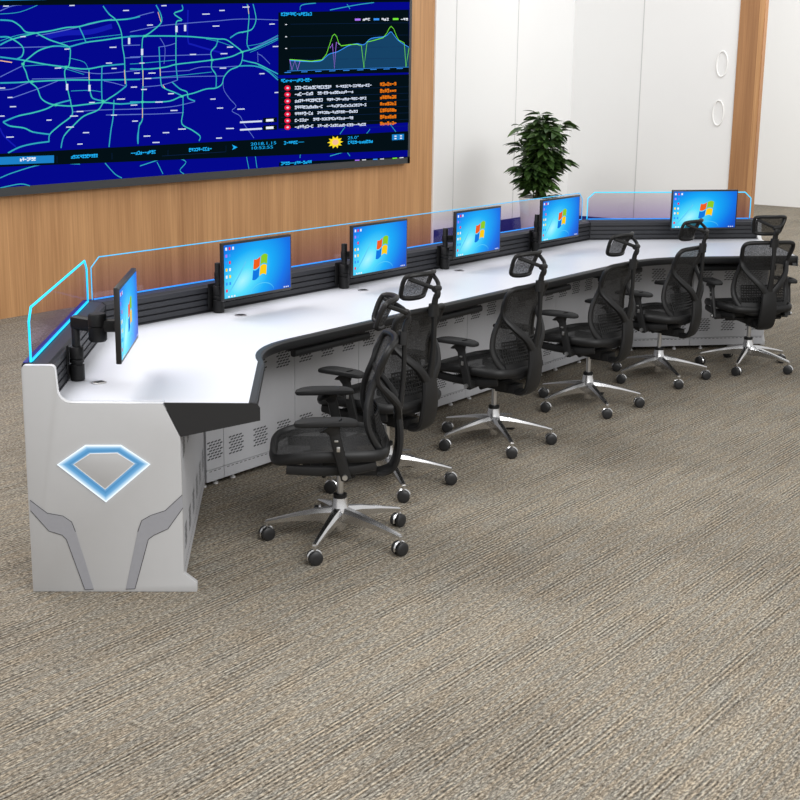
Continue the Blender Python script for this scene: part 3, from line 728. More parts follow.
# cabinets -----------------------------------------------------------------
CZ0, CZ1 = .032, .692
FRc = [Vector((3.500, 3.560)), Vector((4.425, 4.355)), Vector((8.585, 4.355)), Vector((9.375, 3.62))]
def cabinet(p0, p1, back0, back1, label, group):
    """one cabinet unit with a vented door between two plan points"""
    d = (p1-p0).normalized(); n = Vector((d.y, -d.x)); w_ = (p1-p0).length
    mid = (p0+p1)/2; O = Vector((mid.x, mid.y, 0))
    t = thing('desk_cabinet', label, 'cabinet', O, 0, group)
    g = .0015
    a, b_ = p0+d*g-n*.018, p1-d*g-n*.018
    bd = MB(); pl = [a, b_, back1, back0]
    bd.prism([Vector((p.x, p.y, CZ0))-O for p in pl], [Vector((p.x, p.y, CZ1))-O for p in pl]); bd.build('cabinet_body', M['grey'], t, smooth=False)
    X = lambda s_, z, k=0: Vector(((p0+d*s_+n*k).x, (p0+d*s_+n*k).y, z))-O
    dr = MB()
    def slab(s0, s1, z0, z1, mi=0):
        dr.prism([X(s0, z0, 0), X(s1, z0, 0), X(s1, z0, -.0175), X(s0, z0, -.0175)], [X(s0, z1, 0), X(s1, z1, 0), X(s1, z1, -.0175), X(s0, z1, -.0175)], mi)
    slab(.002, w_-.002, .090, CZ1-.002)
    nG = 3 if w_ > .42 else (2 if w_ > .2 else 1)
    for gz in (.545, .182):
        for gi in range(nG):
            cx = w_*(gi+.5)/nG
            for r in range(7):
                for c in range(4):
                    s_ = cx+(c-1.5)*.024+(.006 if r % 2 else -.006); z = gz+(r-3)*.0135
                    vs = [X(s_-.0092, z-.0048, .0006), X(s_+.0092, z-.0022, .0006), X(s_+.0092, z+.0048, .0006), X(s_-.0092, z+.0022, .0006)]
                    dr.add(vs, [(0, 1, 2, 3)], 1)
    dr.build('door', [M['grey'], M['slot']], t, smooth=False, fix=False)
    kb = MB()
    kb.prism([X(.002, CZ0, 0), X(w_-.002, CZ0, 0), X(w_-.002, CZ0, -.0175), X(.002, CZ0, -.0175)], [X(.002, .087, 0), X(w_-.002, .087, 0), X(w_-.002, .087, -.0175), X(.002, .087, -.0175)])
    k = 0
    while .02+k*.03 < w_-.03:
        s_ = .02+k*.03; kb.add([X(s_, .0785, .0006), X(s_+.017, .0785, .0006), X(s_+.017, .0822, .0006), X(s_, .0822, .0006)], [(0, 1, 2, 3)], 1); k += 1
    kb.build('plinth', [M['grey'], M['slot']], t, smooth=False, fix=False)
    for s_ in (.10, w_-.10):
        for kk in (-.04, -.26):
            ft = MB(); ft.lathe([(.014, 0), (.014, .008), (.007, .010), (.007, CZ0+.002)], X(s_, 0, kk)+Vector((0, 0, 0)), 10); ft.build('levelling_foot', M['foot'], t)
def along(a, b, k): return a+(b-a)*k
back = [to_plane(offs(0, -.028), wdir, PO, PN, PTH+.012), offs(1, -.028), offs(2, -.028), to_plane(offs(3, -.028), rdir, RO, RNv, PTH+.012)]
GRP = 'grey vented cabinets under the desk'
for k, lab in enumerate(('grey vented cabinet of the left wing against the emblem end panel', 'grey vented cabinet of the left wing next to the inner corner')):
    d_ = (FRc[1]-FRc[0]).normalized()
    p0, p1 = along(FRc[0], FRc[1], k*.5), along(FRc[0], FRc[1], (k+1)*.5)
    if k == 0: p0 = to_plane(p0, d_, PO, PN, PTH+.012)
    else: p1 = p1-d_*.012
    b0, b1 = along(back[0], back[1], k*.5), along(back[0], back[1], (k+1)*.5)
    cabinet(p0, p1, b0+wdir*.002, b1-wdir*(.002+.012*k), lab, GRP)
xs = [4.437, 4.557]+[4.557+.52*k for k in range(1, 8)]+[8.573]
wl = ['narrow grey filler cabinet in the left inner corner of the desk', 'first full grey vented cabinet right of the left inner corner', 'second full grey vented cabinet right of the left inner corner', 'third full grey vented cabinet right of the left inner corner', 'fourth full grey vented cabinet right of the left inner corner',
      'fourth grey vented cabinet of the middle run counted from the right inner corner', 'third grey vented cabinet of the middle run counted from the right inner corner', 'second grey vented cabinet of the middle run counted from the right inner corner', 'narrower grey vented cabinet of the middle run touching the right inner corner']
for k in range(9):
    xa, xb = xs[k], xs[k+1]
    ba = back[1].x+.012 if k == 0 else xa+.002; bb = back[2].x-.012 if k == 8 else xb-.002
    cabinet(Vector((xa, 4.355)), Vector((xb, 4.355)), Vector((ba, back[1].y)), Vector((bb, back[1].y)), wl[k], GRP)
for k, lab in enumerate(('grey vented cabinet of the right wing next to the inner corner', 'last grey vented cabinet of the right wing by its end panel')):
    d_ = (FRc[3]-FRc[2]).normalized()
    p0, p1 = along(FRc[2], FRc[3], k*.5), along(FRc[2], FRc[3], (k+1)*.5)
    if k == 1: p1 = to_plane(p1, d_, RO, RNv, PTH+.012)
    else: p0 = p0+d_*.012
    b0, b1 = along(back[2], back[3], k*.5), along(back[2], back[3], (k+1)*.5)
    cabinet(p0, p1, b0+rdir*(.014-.012*k), b1-rdir*.002, lab, GRP)

# keyboard trays ---------------------------------------------------------------
def make_tray():
    t = thing('keyboard_tray', '', 'tray', (0, 0, 0), 0, 'black keyboard trays under the desk')
    b = MB(); b.box((0, .13, .655), (.56, .24, .016)); b.build('tray_board', M['edge'], t, bevel=.004)
    b = MB(); b.tube([(-.285, 0, .643), (.285, 0, .643)], .016, .018, ref=(0, 0, 1), n=12, sq=.7); b.build('front_lip', M['edge'], t)
    for sx in (-1, 1):
        b = MB(); b.box((sx*.272, .15, .6775), (.012, .20, .028)); b.build('slide_rail', M['edge'], t, bevel=.002)
    return t
TX = [5.03, 6.06, 7.06, 8.03]
tr = make_tray(); tlab = ['black pull-out keyboard tray below the second monitor from the left', 'black pull-out keyboard tray below the third monitor from the left', 'black pull-out keyboard tray below the fourth monitor from the left', 'black pull-out keyboard tray below the fifth monitor from the left']
for k, x in enumerate(TX):
    o = tr if k == 0 else copy_tree(tr); o.location = (x, 4.08, 0); o['label'] = tlab[k]
o = copy_tree(tr); p = Vector((8.83, 3.62)); o.location = (p.x, p.y, 0); o.rotation_euler = (0, 0, math.atan2(rdir.y, rdir.x)); o['label'] = 'black pull-out keyboard tray under the right wing by the last chair'

# monitors --------------------------------------------------------------------
MW, MH = .506, .283
ICON = [gm['white'], gm['red'], gm['blue'], gm['yellow'], gm['purple']]
def make_monitor():
    t = thing('monitor', '', 'monitor', (0, 0, 0), 0, 'flat monitors on the control desk')
    b = MB(); b.box((0, .010, 0), (MW, .020, MH)); b.build('monitor_case', M['bezel'], t, bevel=.003)
    b = MB(); b.box((0, .028, 0), (MW*.55, .018, MH*.5)); b.build('rear_cover', M['bezel'], t, bevel=.006)
    sw, sh = MW-.018, MH-.022
    b = MB(); b.add([(-sw/2, -.0008, -sh/2+.002), (sw/2, -.0008, -sh/2+.002), (sw/2, -.0008, sh/2), (-sw/2, -.0008, sh/2)], [(0, 1, 2, 3)])
    sc = b.build('display', M['wallpaper'], t, smooth=False, fix=False)
    # four pane flag emblem
    lg = MB(); s = .053
    def flag(u, v):  # u,v in -1..1
        x = u*s*1.0 + v*s*.14 ; z = v*s*.98 + s*.24*math.sin(u*2.6+.2) - abs(v)*0
        return Vector((x+.012, -.0016, z+.002))
    def pane(u0, u1, v0, v1, mi):
        lg.grid([[flag(u0+(u1-u0)*i/6, v0+(v1-v0)*j/4) for i in range(7)] for j in range(5)], mi)
    pane(-.95, -.05, .06, .98, 0); pane(.05, .98, .06, .94, 1); pane(-.95, -.05, -.98, -.06, 2); pane(.05, .98, -.96, -.06, 3)
    lg.build('flag_emblem', [glow('pane_red', (240, 96, 30)), glow('pane_green', (140, 205, 40)), glow('pane_blue', (18, 120, 225)), glow('pane_yellow', (255, 205, 20))], sc, smooth=False, fix=False)
    ic = MB(); k = 0
    def icon(x, z, w_, h_, mi): ic.add([(x-w_, -.0016, z-h_), (x+w_, -.0016, z-h_), (x+w_, -.0016, z+h_), (x-w_, -.0016, z+h_)], [(0, 1, 2, 3)], mi)
    for r in range(7):
        icon(-sw/2+.016, sh/2-.018-.034*r, .0062, .0072, (0, 4, 2, 3, 0, 2, 1)[r] if r else 0)
        if r < 6: icon(-sw/2+.040, sh/2-.018-.034*r, .006, .007, (1, 2, 1, 0, 3, 2)[r])
    icon(-sw/2+.064, sh/2-.018, .006, .007, 0)
    for x in (-sw/2+.03, -sw/2+.05, -sw/2+.07): icon(x, -sh/2+.009, .0055, .004, 0)
    for x in (sw/2-.035, sw/2-.02, sw/2-.05): icon(x, -sh/2+.009, .004, .003, 0)
    ic.build('desktop_markings', ICON, sc, smooth=False, fix=False)
    st = MB()
    c = [Vector((.03+.085*math.cos(a), -.0012, -sh/2+.004+.045*math.sin(a))) for a in [PI*(1-i/12)*.98 for i in range(13)]]
    st.grid([[p+Vector((0, 0, .002)) for p in c], [p-Vector((0, 0, .0015)) for p in c]])
    c = [Vector((-.23+.02*i, -.0012, -sh/2+.012+.018*i+.0006*i*i)) for i in range(8)]
    st.grid([[p+Vector((-.004, 0, .003)) for p in c], [p-Vector((-.003, 0, .002)) for p in c]])
    st.build('light_streaks', glow('streak_light', (95, 205, 248)), sc, smooth=False, fix=False)
    return t
mon = make_monitor()
mz = .971
MX = [5.030, 6.038, 7.034, 8.043]
Mon = []
def put_mon(o, loc, ang, lab):
    """ang: heading the screen faces"""
    o.location = loc; o.rotation_euler = (0, 0, ang+PI/2); o['label'] = lab; Mon.append(o)
a1 = math.atan2(wn.y, wn.x)
d1_ = ray(129.2, 314.2); p1_ = CAM+d1_*(5.22/F_PX)
put_mon(mon, (p1_.x, p1_.y, p1_.z), a1, 'leftmost monitor, seen almost edge-on above the near left wing')
ml = ['monitor showing blue desktop, first of the four along the middle run from left', 'monitor on the middle run between the two tall poles behind chairs, second from left', 'monitor on the middle run, third from left, left of the potted plant', 'monitor at the right end of the middle run, directly below the potted plant']
for k in range(4): put_mon(copy_tree(mon), (MX[k], 4.55, mz), -PI/2, ml[k])
d6 = ray(704.5, 209.7); a6 = math.atan2(rn.y, rn.x)
# depth from its size: 66 px wide
h6 = Vector((d6.x, d6.y)); t6 = ((Cpt+rn*.26)-Vector((0, 0))).dot(rn)/h6.dot(rn); p6_ = CAM+d6*t6; print('mon6 depth', t6*F_PX)
put_mon(copy_tree(mon), (p6_.x, p6_.y, p6_.z), a6+rad(3), 'rightmost monitor, standing on the right wing below the wooden pillar')

# monitor stands -----------------------------------------------------------------
def make_arm(kind, reach, lift, label):
    """local: x to the operator's right along the rail, y away from the operator; pole at the origin on the desk; reach = (x, y) of the monitor back"""
    t = thing('monitor_stand', label, 'monitor stand', (0, 0, 0), 0, 'black pole monitor stands on the rail')
    b = MB(); b.box((-.012, .0308, .082), (.062, .0045, .125)); b.build('rail_clamp', M['plastic'], t, bevel=.004)
    b = MB(); b.lathe([(.025, 0), (.0285, .004), (.0285, .062), (.023, .066), (.023, .070), (.0275, .073), (.0275, .084), (.024, .087), (.0275, .090), (.0275, .130), (.025, .134), (.018, .135)], (0, 0, .0), 20)
    b.build('pole_socket', M['plastic'], t)
    b = MB(); b.lathe([(.0165, .12), (.0165, .246), (.015, .249)], (0, 0, 0), 20); b.build('pole', M['frame'], t)
    z = lift; rx, ry = reach
    b = MB(); b.lathe([(.018, z-.02), (.0195, z-.016), (.0195, z+.016), (.018, z+.02)], (0, 0, 0), 18)
    ex, ey = (rx, ry+.052) if kind < 9 else (rx, ry+.085)
    b.tube(catmull([(0, 0, z), (ex*.5, ey*.5-(.012 if kind < 9 else 0), z), (ex, ey, z)], 6), .014 if kind < 9 else .020, .022 if kind < 9 else .028, ref=(0, 0, 1), n=10, sq=.6)
    b.build('swing_arm', M['plastic'], t)
    b = MB(); k_ = 1 if kind < 9 else 1.35
    b.lathe([(.022*k_, z-.045*k_), (.026*k_, z-.04*k_), (.026*k_, z-.004), (.023*k_, z-.002), (.026*k_, z), (.026*k_, z+.03*k_), (.022*k_, z+.035*k_)], (ex, ey, 0), 18); b.build('elbow_joint', M['plastic'], t)
    b = MB(); b.tube([(ex, ey, z), (rx, ry, z)], .024, .026, ref=(0, 0, 1), n=8, sq=.6)
    b.build('tilt_bracket', M['plastic'], t)
    return t
AX = [k*4.712/4.636 for k in (4.834, 5.824, 6.800, 7.874)]
al = ['black monitor stand at the near left wing holding the edge-on screen', 'black pole monitor stand left of the first middle monitor', 'black pole monitor stand left of the second middle monitor', 'black pole monitor stand left of the third middle monitor', 'black pole monitor stand left of the monitor below the plant', 'black monitor stand behind the rightmost monitor on the right wing']
base = None
for k in range(4):
    a = make_arm(k, (MX[k]-AX[k], 4.55+.0366-4.712), .185, al[k+1]); a.location = (AX[k], 4.712, ZD+.001)
pole1 = Vector((3.429, 4.055))+wdir*.045; v = Vector((Mon[0].location.x, Mon[0].location.y))-wn*.034-pole1
pole1 = pole1+wn*(.112-(pole1-Apt).dot(wn)); v = Vector((Mon[0].location.x, Mon[0].location.y))-wn*.0366-pole1
a = make_arm(9, (v.dot(wdir), -v.dot(wn)), p1_.z-ZD-.045, al[0]); a.location = (pole1.x, pole1.y, ZD+.001); a.rotation_euler = (0, 0, math.atan2(wdir.y, wdir.x))
pr = Vector((p6_.x, p6_.y)); 
pole6 = Vector((9.28, 4.171)); pole6 = pole6+rn*(.114-(pole6-Cpt).dot(rn)); v = pr-rn*.0366-pole6
a = make_arm(10, (v.dot(rdir), -v.dot(rn)), p6_.z-ZD, al[5]); a.location = (pole6.x, pole6.y, ZD+.001); a.rotation_euler = (0, 0, math.atan2(rdir.y, rdir.x))

# cable grommets -----------------------------------------------------------------
def grommet(x, y, lab, alert=False):
    t = thing('cable_grommet', lab, 'grommet', (x, y, ZD), 0, 'round cable grommets in the desk top')
    b = MB(); b.lathe([(.030, .0003), (.030, .003), (.027, .0042), (.012, .0042)], n=24); b.build('grommet_ring', M['steel'], t)
    b = MB(); b.box((.004, 0, .0048), (.036, .02, .0016)); b.build('cable_slot', M['plastic'], t, bevel=.0005)
for (x, y, l) in ((3.485, 3.99, 'round cable grommet in the desk top beside the near left monitor stand'), (4.92, 4.57, 'round cable grommet in the desk below the first middle monitor'),
                  (5.93, 4.585, 'round cable grommet in the desk below the second middle monitor'), (6.905, 4.60, 'round cable grommet in the desk below the third middle monitor')):
    grommet(x, y, l)

# ------------------------------------------------------------------ chairs
def make_chair():
    t = thing('office_chair', '', 'chair', (0, 0, 0), 0, 'black mesh office chairs along the desk')
    # star base
    b = MB(); b.lathe([(.018, .045), (.022, .05), (.026, .085), (.040, .10), (.042, .135), (.036, .15), (.030, .19), (.026, .193)], n=20)
    for i in range(5):
        a = PI/2-rad(2.5)+2*PI*i/5; u = Vector((math.cos(a), math.sin(a), 0)); w_ = Vector((-u.y, u.x, 0))
        secs = [(.028, .025, .150, .085), (.10, .021, .139, .090), (.20, .016, .116, .086), (.28, .013, .096, .076), (.312, .012, .087, .073)]
        rws = []
        for r, hw, z1, z0 in secs:
            c = u*r
            rws.append([c+w_*hw*.75+Vector((0, 0, z0)), c+w_*hw+Vector((0, 0, (z0*.3+z1*.7))), c+w_*hw*.55+Vector((0, 0, z1)), c-w_*hw*.55+Vector((0, 0, z1)), c-w_*hw+Vector((0, 0, (z0*.3+z1*.7))), c-w_*hw*.75+Vector((0, 0, z0))])
        vs = [p for r in rws for p in r]; n = 6
        fs = [(i2*n+j, i2*n+(j+1) % n, (i2+1)*n+(j+1) % n, (i2+1)*n+j) for i2 in range(len(rws)-1) for j in range(n)]
        fs += [tuple(range(n-1, -1, -1)), tuple(range((len(rws)-1)*n, len(rws)*n))]
        b.add(vs, fs)
    b.build('star_base', M['chrome'], t, ang=35)
    b = MB(); b.lathe([(.029, .190), (.029, .206), (.020, .208)], n=18); b.build('gas_collar', M['plastic'], t)
    b = MB(); b.lathe([(.014, .20), (.014, .315)], n=16); b.build('gas_lift', M['steel'], t)
    # casters
    for i in range(5):
        a = PI/2-rad(2.5)+2*PI*i/5; u = Vector((math.cos(a), math.sin(a), 0)); c = u*.308
        ca = a+PI/2+(.5, -.9, 1.3, .2, -.4)[i]
        R = Matrix.Rotation(ca, 3, 'Z')
        cs = bpy.data.objects.new('caster', None); COL.objects.link(cs); cs.parent = t; cs.location = c; cs.empty_display_size = .03
        for sx in (-1, 1):
            b = MB(); b.lathe([(.010, sx*.0265), (.024, sx*.0255), (.029, sx*.022), (.0295, sx*.012), (.026, sx*.009)], (0, 0, .0295), 18, axis='x', rot=R); b.v = [R @ (v-Vector((0, 0, .0295)))*1 + Vector((0, 0, .0295)) if False else v for v in b.v]
            b.build('wheel', M['wheel'], cs)
        b = MB(); b.lathe([(.007, .05), (.007, .080), (.010, .081)], n=10)
        arc = [R @ Vector((0, .026*math.cos(x), 0))+Vector((0, 0, .0295+.026*math.sin(x))) for x in [rad(-20+22*k) for k in range(11)]]
        b.tube(arc, .0085, .006, ref=tuple(R @ Vector((1, 0, 0))), n=6)
        b.build('hood', M['chrome'], cs)
    # tilt mechanism under the seat
    b = MB(); b.box((0, .02, .335), (.13, .25, .05), taper=1.1); b.box((0, -.09, .318), (.09, .12, .045))
    b.tube([(-.17, .07, .335), (.17, .07, .335)], .011, n=8, ref=(0, 0, 1)); b.tube([(-.2, -.045, .345), (.2, -.045, .345)], .014, n=8, ref=(0, 0, 1))
    b.tube([(.16, .07, .335), (.205, .08, .333)], .008, .014, n=8, ref=(0, 0, 1))
    b.build('tilt_mechanism', M['plastic'], t, bevel=.004)
    # seat: rim with dished mesh
    pts = []
    for (x, y, z) in ((0, .275, .405), (.13, .272, .405), (.20, .245, .412), (.232, .16, .428), (.238, .04, .434), (.228, -.08, .432), (.19, -.16, .428), (.10, -.185, .424)): pts.append((x, y, z))
    loop = pts + [(0, -.19, .423)] + [(-x, y, z) for x, y, z in pts[:0:-1]]
    L_ = catmull(loop, 4, True)
    b = MB(); b.tube(L_, .017, .024, ref=(0, 0, 1), n=10, closed=True); b.build('seat_frame', M['frame'], t)
    b = MB(); rws = []
    for yi in range(13):
        y = -.18+.445*yi/12
        # half width of the rim at y
        hw = max([abs(p.x) for p in L_ if abs(p.y-y) < .022] or [.05]); 
        zr = [p.z for p in L_ if abs(p.y-y) < .03]; zr = sum(zr)/len(zr)
        rws.append([Vector((hw*s_, y, zr+.008-.022*(1-s_*s_)*(1-abs(yi-6)/8))) for s_ in [k/6-1 for k in range(13)]])
    b.grid(rws); b.build('seat', M['seatmesh'], t, fix=False)
    # side skirts below the rim
    for sx in (-1, 1):
        b = MB(); b.tube(catmull([(sx*.215, .22, .378), (sx*.222, .10, .372), (sx*.215, -.03, .372), (sx*.19, -.14, .385)], 5), .012, .022, ref=(0, 0, 1), n=8); b.build('side_rail', M['frame'], t)
    b = MB(); b.box((0, .10, .372), (.42, .05, .028)); b.box((0, -.05, .374), (.42, .05, .028)); b.build('seat_support', M['plastic'], t, bevel=.005)
    # armrests
    for sx in (-1, 1):
        ar = bpy.data.objects.new('armrest', None); COL.objects.link(ar); ar.parent = t; ar.location = (sx*.275, 0, .35)
        b = MB(); O = Vector((sx*.275, 0, .35))
        b.tube([Vector((sx*.20, -.01, .362))-O, Vector((sx*.262, -.012, .360))-O], .018, .022, ref=(0, 0, 1), n=10, sq=.6)
        b.tube([Vector(p)-O for p in catmull([(sx*.268, -.018, .35), (sx*.272, .0, .42), (sx*.276, .018, .49), (sx*.276, .03, .545)], 5)], [.022]*16, .012, ref=(1, 0, 0), n=10, sq=.6)
        b.tube([Vector(p)-O for p in ((sx*.276, .030, .535), (sx*.275, .035, .557), (sx*.272, .045, .572))], [.020, .032, .055], [.014, .02, .032], ref=(1, 0, 0), n=10, sq=.7)
        b.build('arm_post', M['frame'], ar)
        b = MB(); n_ = 24; rows2 = []
        def padring(k, z, dz=0):
            out = []
            for i in range(n_):
                th = 2*PI*i/n_; cx, sy = math.cos(th), math.sin(th)
                cx = math.copysign(abs(cx)**.6, cx); sy = math.copysign(abs(sy)**.55, sy)
                y = sy*.128*k; droop = -.010*max(0, (y-.02)/.11)**2-.005*max(0, (-y-.05)/.07)**2
                out.append(Vector((sx*.27+cx*.043*k, .062+y, z+droop))-O)
            return out
        rr = [padring(.86, .574), padring(.97, .578), padring(1, .586), padring(.97, .594), padring(.86, .598)]
        vs = [p for r in rr for p in r]
        fs = [(j*n_+i, j*n_+(i+1) % n_, (j+1)*n_+(i+1) % n_, (j+1)*n_+i) for j in range(4) for i in range(n_)] + [tuple(range(n_-1, -1, -1)), tuple(range(4*n_, 5*n_))]
        b.add(vs, fs); b.build('arm_pad', M['softpad'], ar)
        b = MB(); b.box(Vector((sx*.2865, .014, .478))-O, (.006, .014, .022)); b.box(Vector((sx*.288, .022, .512))-O, (.005, .016, .008)); b.build('adjust_button', M['steel'], ar, bevel=.002)
        b = MB(); b.lathe([(.011, -.012), (.011, .014), (.008, .017)], Vector((sx*.28, -.012, .362))-O, 12, axis='x'); b.build('pivot_bolt', M['steel'], ar)
    # backrest
    ctrl = [(.400, -.195), (.46, -.170), (.52, -.142), (.60, -.130), (.68, -.142), (.745, -.166), (.82, -.200), (.90, -.238)]
    def yc(z):
        if z <= ctrl[0][0]: return ctrl[0][1]
        for (z0, y0), (z1, y1) in zip(ctrl, ctrl[1:]):
            if z <= z1: return y0+(y1-y0)*(z-z0)/(z1-z0)
        return ctrl[-1][1]
    prof = [(.0, .405), (.085, .407), (.142, .430), (.178, .485), (.189, .550), (.180, .625), (.164, .690), (.160, .740), (.172, .795), (.176, .838), (.156, .864), (.08, .870)]
    E_ = lambda x: .075*(abs(x)/.2)**2*.5
    loop = [(x, yc(z)+E_(x), z) for x, z in prof]+[(0, yc(.870), .870)]+[(-x, yc(z)+E_(x), z) for x, z in prof[:0:-1]]
    LB = catmull(loop, 5, True)
    b = MB()
    ra = [.0135+.008*max(0, min(1, (.66-p.z)/.15)) for p in LB]
    b.tube(LB, ra, .014, ref=(0, 1, 0), n=10, closed=True); b.build('back_frame', M['frame'], t)
    def hwid(z):
        c = [(abs(p.z-z), abs(p.x)) for p in LB if p.x > 0]; c.sort()
        z0 = c[:2]; return (z0[0][1]*(z0[1][0]+1e-6)+z0[1][1]*(z0[0][0]+1e-6))/(z0[0][0]+z0[1][0]+2e-6)
    rws = []
    for i in range(17):
        z = .415+.450*i/16; hw = hwid(z)
        rws.append([Vector((hw*s_, yc(z)+E_(hw*s_)-.004, z)) for s_ in [k/6-1 for k in range(13)]])
    b = MB(); b.grid(rws); b.build('back_mesh', M['mesh'], t, fix=False)
    # lumbar support with a lattice of ribs
    b = MB()
    for i in range(7):
        z = .482+.0165*i; b.tube([Vector((x, yc(z)+E_(x)-.022, z)) for x in [-.15+.03*k for k in range(11)]], .004, .004, ref=(0, 1, 0), n=5)
    for k in range(19):
        x = -.15+.0167*k; b.tube([Vector((x, yc(z)+E_(x)-.022, z)) for z in (.475, .52, .585)], .003, .003, ref=(0, 1, 0), n=5)
    rws = [[Vector((x, yc(z)+E_(x)-.018, z)) for x in [-.155+.031*k for k in range(11)]] for z in (.42, .445, .472)]
    b.grid(rws)
    b.build('lumbar_support', M['plastic'], t, fix=False)
    # spine: wide trunk, V arms, stem
    b = MB()
    tr_ = catmull([(0, -.10, .315), (0, -.165, .302), (0, -.218, .325), (0, -.240, .39), (0, -.246, .47), (0, -.238, .555)], 5)
    b.tube(tr_, lerp_list([.034, .044, .058, .062, .056, .048], 5), lerp_list([.016, .016, .016, .017, .018, .018], 5), ref=(0, 1, .15), n=12, sq=.7)
    for sx in (-1, 1):
        va = catmull([(sx*.020, -.240, .54), (sx*.075, -.232, .605), (sx*.130, -.190, .665), (sx*.158, -.146, .72), (sx*.170, -.150, .785), (sx*.172, -.172, .835)], 5)
        b.tube(va, lerp_list([.026, .021, .018, .016, .012, .006], 5), lerp_list([.017, .015, .013, .012, .010, .005], 5), ref=(0, 1, 0), n=10, sq=.8)
    st = catmull([(0, -.242, .55), (0, -.258, .68), (0, -.262, .80), (0, -.262, .90), (0, -.272, .945)], 5)
    b.tube(st, lerp_list([.022, .015, .014, .018, .016], 5), lerp_list([.014, .010, .010, .012, .010], 5), ref=(0, 1, 0), n=10, sq=.8)
    b.tube([(0, -.255, .845), (0, -.258, .90)], [.030, .024], .020, ref=(0, 1, 0), n=12, sq=.7)
    b.build('back_spine', M['frame'], t)
    # headrest
    hd = bpy.data.objects.new('headrest', None); COL.objects.link(hd); hd.parent = t; hd.location = (0, -.23, .94); HO = Vector((0, -.23, .94))
    EH = lambda x: .055*(abs(x)/.115)**2
    hy = lambda z: -.205-.03*(z-.99)/.06
    hp = [(0, .920), (.06, .921), (.092, .932), (.103, .968), (.108, 1.008), (.101, 1.030), (.055, 1.037)]
    lp = [(x, hy(z)+EH(x), z) for x, z in hp]+[(0, hy(1.037), 1.037)]+[(-x, hy(z)+EH(x), z) for x, z in hp[:0:-1]]
    LH = [p-HO for p in catmull(lp, 4, True)]
    b = MB(); b.tube(LH, .011, .011, ref=(0, 1, 0), n=8, closed=True); b.build('headrest_frame', M['frame'], hd)
    rws = []
    for i in range(7):
        z = .923+.112*i/6; hw = .098 if 0 < i < 6 else .078
        rws.append([Vector((hw*s_, hy(z)+EH(hw*s_)-.002, z))-HO for s_ in [k/5-1 for k in range(11)]])
    b = MB(); b.grid(rws); b.build('headrest_mesh', M['mesh'], hd, fix=False)
    b = MB()
    for sx in (-1, 1):
        b.tube([p-HO for p in catmull([(sx*.008, -.272, .972), (sx*.048, -.246, .990), (sx*.094, hy(1.02)+.036, 1.018)], 5)], .010, .010, ref=(0, 1, 0), n=8)
    b.tube([p-HO for p in catmull([(0, -.272, .93), (0, -.278, .95), (0, -.270, .980)], 4)], .017, .011, ref=(0, 1, 0), n=10, sq=.7)
    b.lathe([(.013, -.024), (.015, -.02), (.015, .02), (.013, .024)], Vector((0, -.272, .972))-HO, 12, axis='x')
    b.build('headrest_bracket', M['frame'], hd)
    return t
CH = [(4.277, 3.423, 130, 'black mesh office chair nearest the camera, turned sideways at the near left wing'),
      (5.055, 3.760, 90, 'black mesh office chair half hidden behind the nearest sideways chair'),
      (5.992, 3.750, 89, 'black mesh office chair facing the monitor third from the left'),
      (7.035, 3.754, 89, 'black mesh office chair facing the monitor just left of the plant'),
      (7.990, 3.757, 89, 'black mesh office chair facing the monitor below the plant'),
      (8.695, 3.440, 49, 'black mesh office chair farthest right, seen from behind at the right wing')]
c0 = make_chair()
for k, (x, y, a, l) in enumerate(CH):
    o = c0 if k == 0 else copy_tree(c0)
    o.location = (x, y, 0); o.rotation_euler = (0, 0, rad(a-90)); o['label'] = l

# ------------------------------------------------------------------ plant
PX = aty(539, 200, 7.9); px_, py_ = PX.x, PX.y
pt = thing('potted_plant', 'leafy green potted plant in a tall white planter against the white wall', 'plant', (px_, py_, 0))
b = MB(); b.lathe([(.17, 0), (.175, .01), (.225, .52), (.228, .535), (.215, .535), (.21, .50), (.02, .50)], n=32); b.build('planter', M['pot'], pt)
b = MB(); b.lathe([(.208, .495), (.19, .507), (.01, .512)], n=24); b.build('soil', M['soil'], pt)
stems = []; sb = MB(); lf = MB(); rng = random.Random(5)
def leaf(base, d, L_, W_):
    d = d.normalized(); side = d.cross(Vector((0, 0, 1)))
    if side.length < .05: side = Vector((1, 0, 0))
    side.normalize(); upv = side.cross(d).normalized(); roll = rng.uniform(-.6, .6)
    side = (side*math.cos(roll)+upv*math.sin(roll)); upv = side.cross(d).normalized()
    rows3 = []
    for i, (t_, w_) in enumerate(((0, .08), (.18, .62), (.42, 1), (.68, .85), (.88, .42), (1, .02))):
        c = base+d*L_*t_-Vector((0, 0, 1))*L_*.30*t_*t_
        rows3.append([c-side*W_*w_+upv*W_*w_*.25, c, c+side*W_*w_+upv*W_*w_*.25])
    lf.grid(rows3)
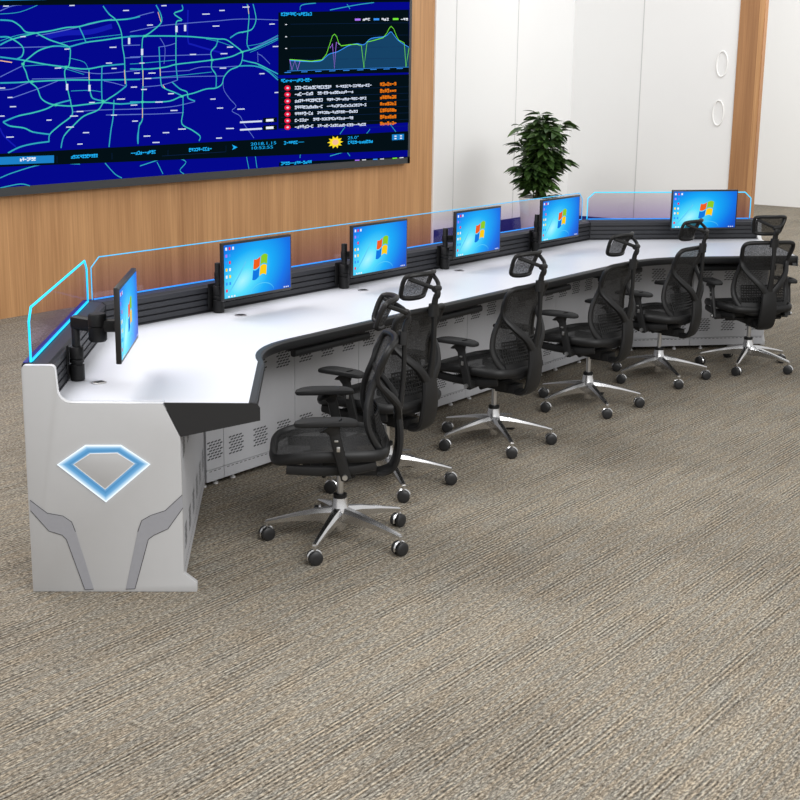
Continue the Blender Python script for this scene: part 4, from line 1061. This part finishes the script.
for i in range(40):
    a = rng.uniform(0, 2*PI); r1 = rng.uniform(.05, .36); hz = rng.uniform(.68, 1.46)
    r1 *= min(1.02, (.50+.85*(hz-.6)/.75))*(1 if hz < 1.32 else .8)
    p0 = Vector((math.cos(a)*.07*rng.random(), math.sin(a)*.07*rng.random(), .50)); p2 = Vector((math.cos(a)*r1, math.sin(a)*r1, hz)); p1 = (p0+p2)/2+Vector((-math.cos(a)*.05, -math.sin(a)*.05, .05))
    cv = catmull([p0, p1, p2], 6); sb.tube(cv, lerp_list([.009, .007, .004], 6), n=6, ref=(.3, 1, .1))
    for j in range(5, len(cv)):
        nl = 3 if j < len(cv)-1 else 8
        for _ in range(nl):
            th = rng.uniform(0, 2*PI); el = rng.uniform(-.25, .55)
            d = Vector((math.cos(th)*math.cos(el), math.sin(th)*math.cos(el), math.sin(el)))+Vector((math.cos(a), math.sin(a), 0))*.5
            k = cv[j]; s_ = rng.uniform(.14, .22)
            leaf(k+d*.015, d, s_, s_*.20)
for _ in range(130):
    th = rng.uniform(0, 2*PI); r = rng.uniform(.02, .17); z = rng.uniform(.54, .95)
    d = Vector((math.cos(th), math.sin(th), rng.uniform(-.1, .5))); leaf(Vector((math.cos(th)*r, math.sin(th)*r, z)), d, rng.uniform(.10, .16), rng.uniform(.022, .032))
sb.build('stems', M['stem'], pt); lf.build('foliage', M['leaf'], pt, fix=False)

# ------------------------------------------------------------------ light
wd = bpy.data.worlds.new('soft_ambient'); S.world = wd; wd.use_nodes = True  # even white surround, added for bright soft light
bg = wd.node_tree.nodes['Background']; bg.inputs[0].default_value = (1.0, .995, .985, 1); bg.inputs[1].default_value = .72
def area(name, loc, size, power, target, col=(1, 1, 1)):
    l = bpy.data.lights.new(name, 'AREA'); l.shape = 'RECTANGLE'; l.size, l.size_y = size; l.energy = power; l.color = col
    o = bpy.data.objects.new(name, l); COL.objects.link(o); o.location = loc
    o.rotation_euler = (Vector(target)-Vector(loc)).to_track_quat('-Z', 'Y').to_euler()
area('ceiling_light', (3.6, 6.6, 4.8), (5, 2.0), 230, (6.2, 4.2, 0))
area('front_light', (2.5, -1.5, 4.6), (5, 3), 330, (6.0, 4.5, .5))
area('far_wall_fill', (17.0, 3.5, 4.4), (2.5, 2.5), 130, (19.8, 6.4, 1.6))  # unseen fill, added to brighten the far wall
area('far_light', (14.0, 4.0, 4.6), (4, 4), 150, (15.0, 8.0, 1.6))
S.view_settings.view_transform = 'Standard'; S.view_settings.look = 'None'; S.view_settings.exposure = 0; S.view_settings.gamma = 1
S.cycles.max_bounces = 8; S.cycles.transparent_max_bounces = 16
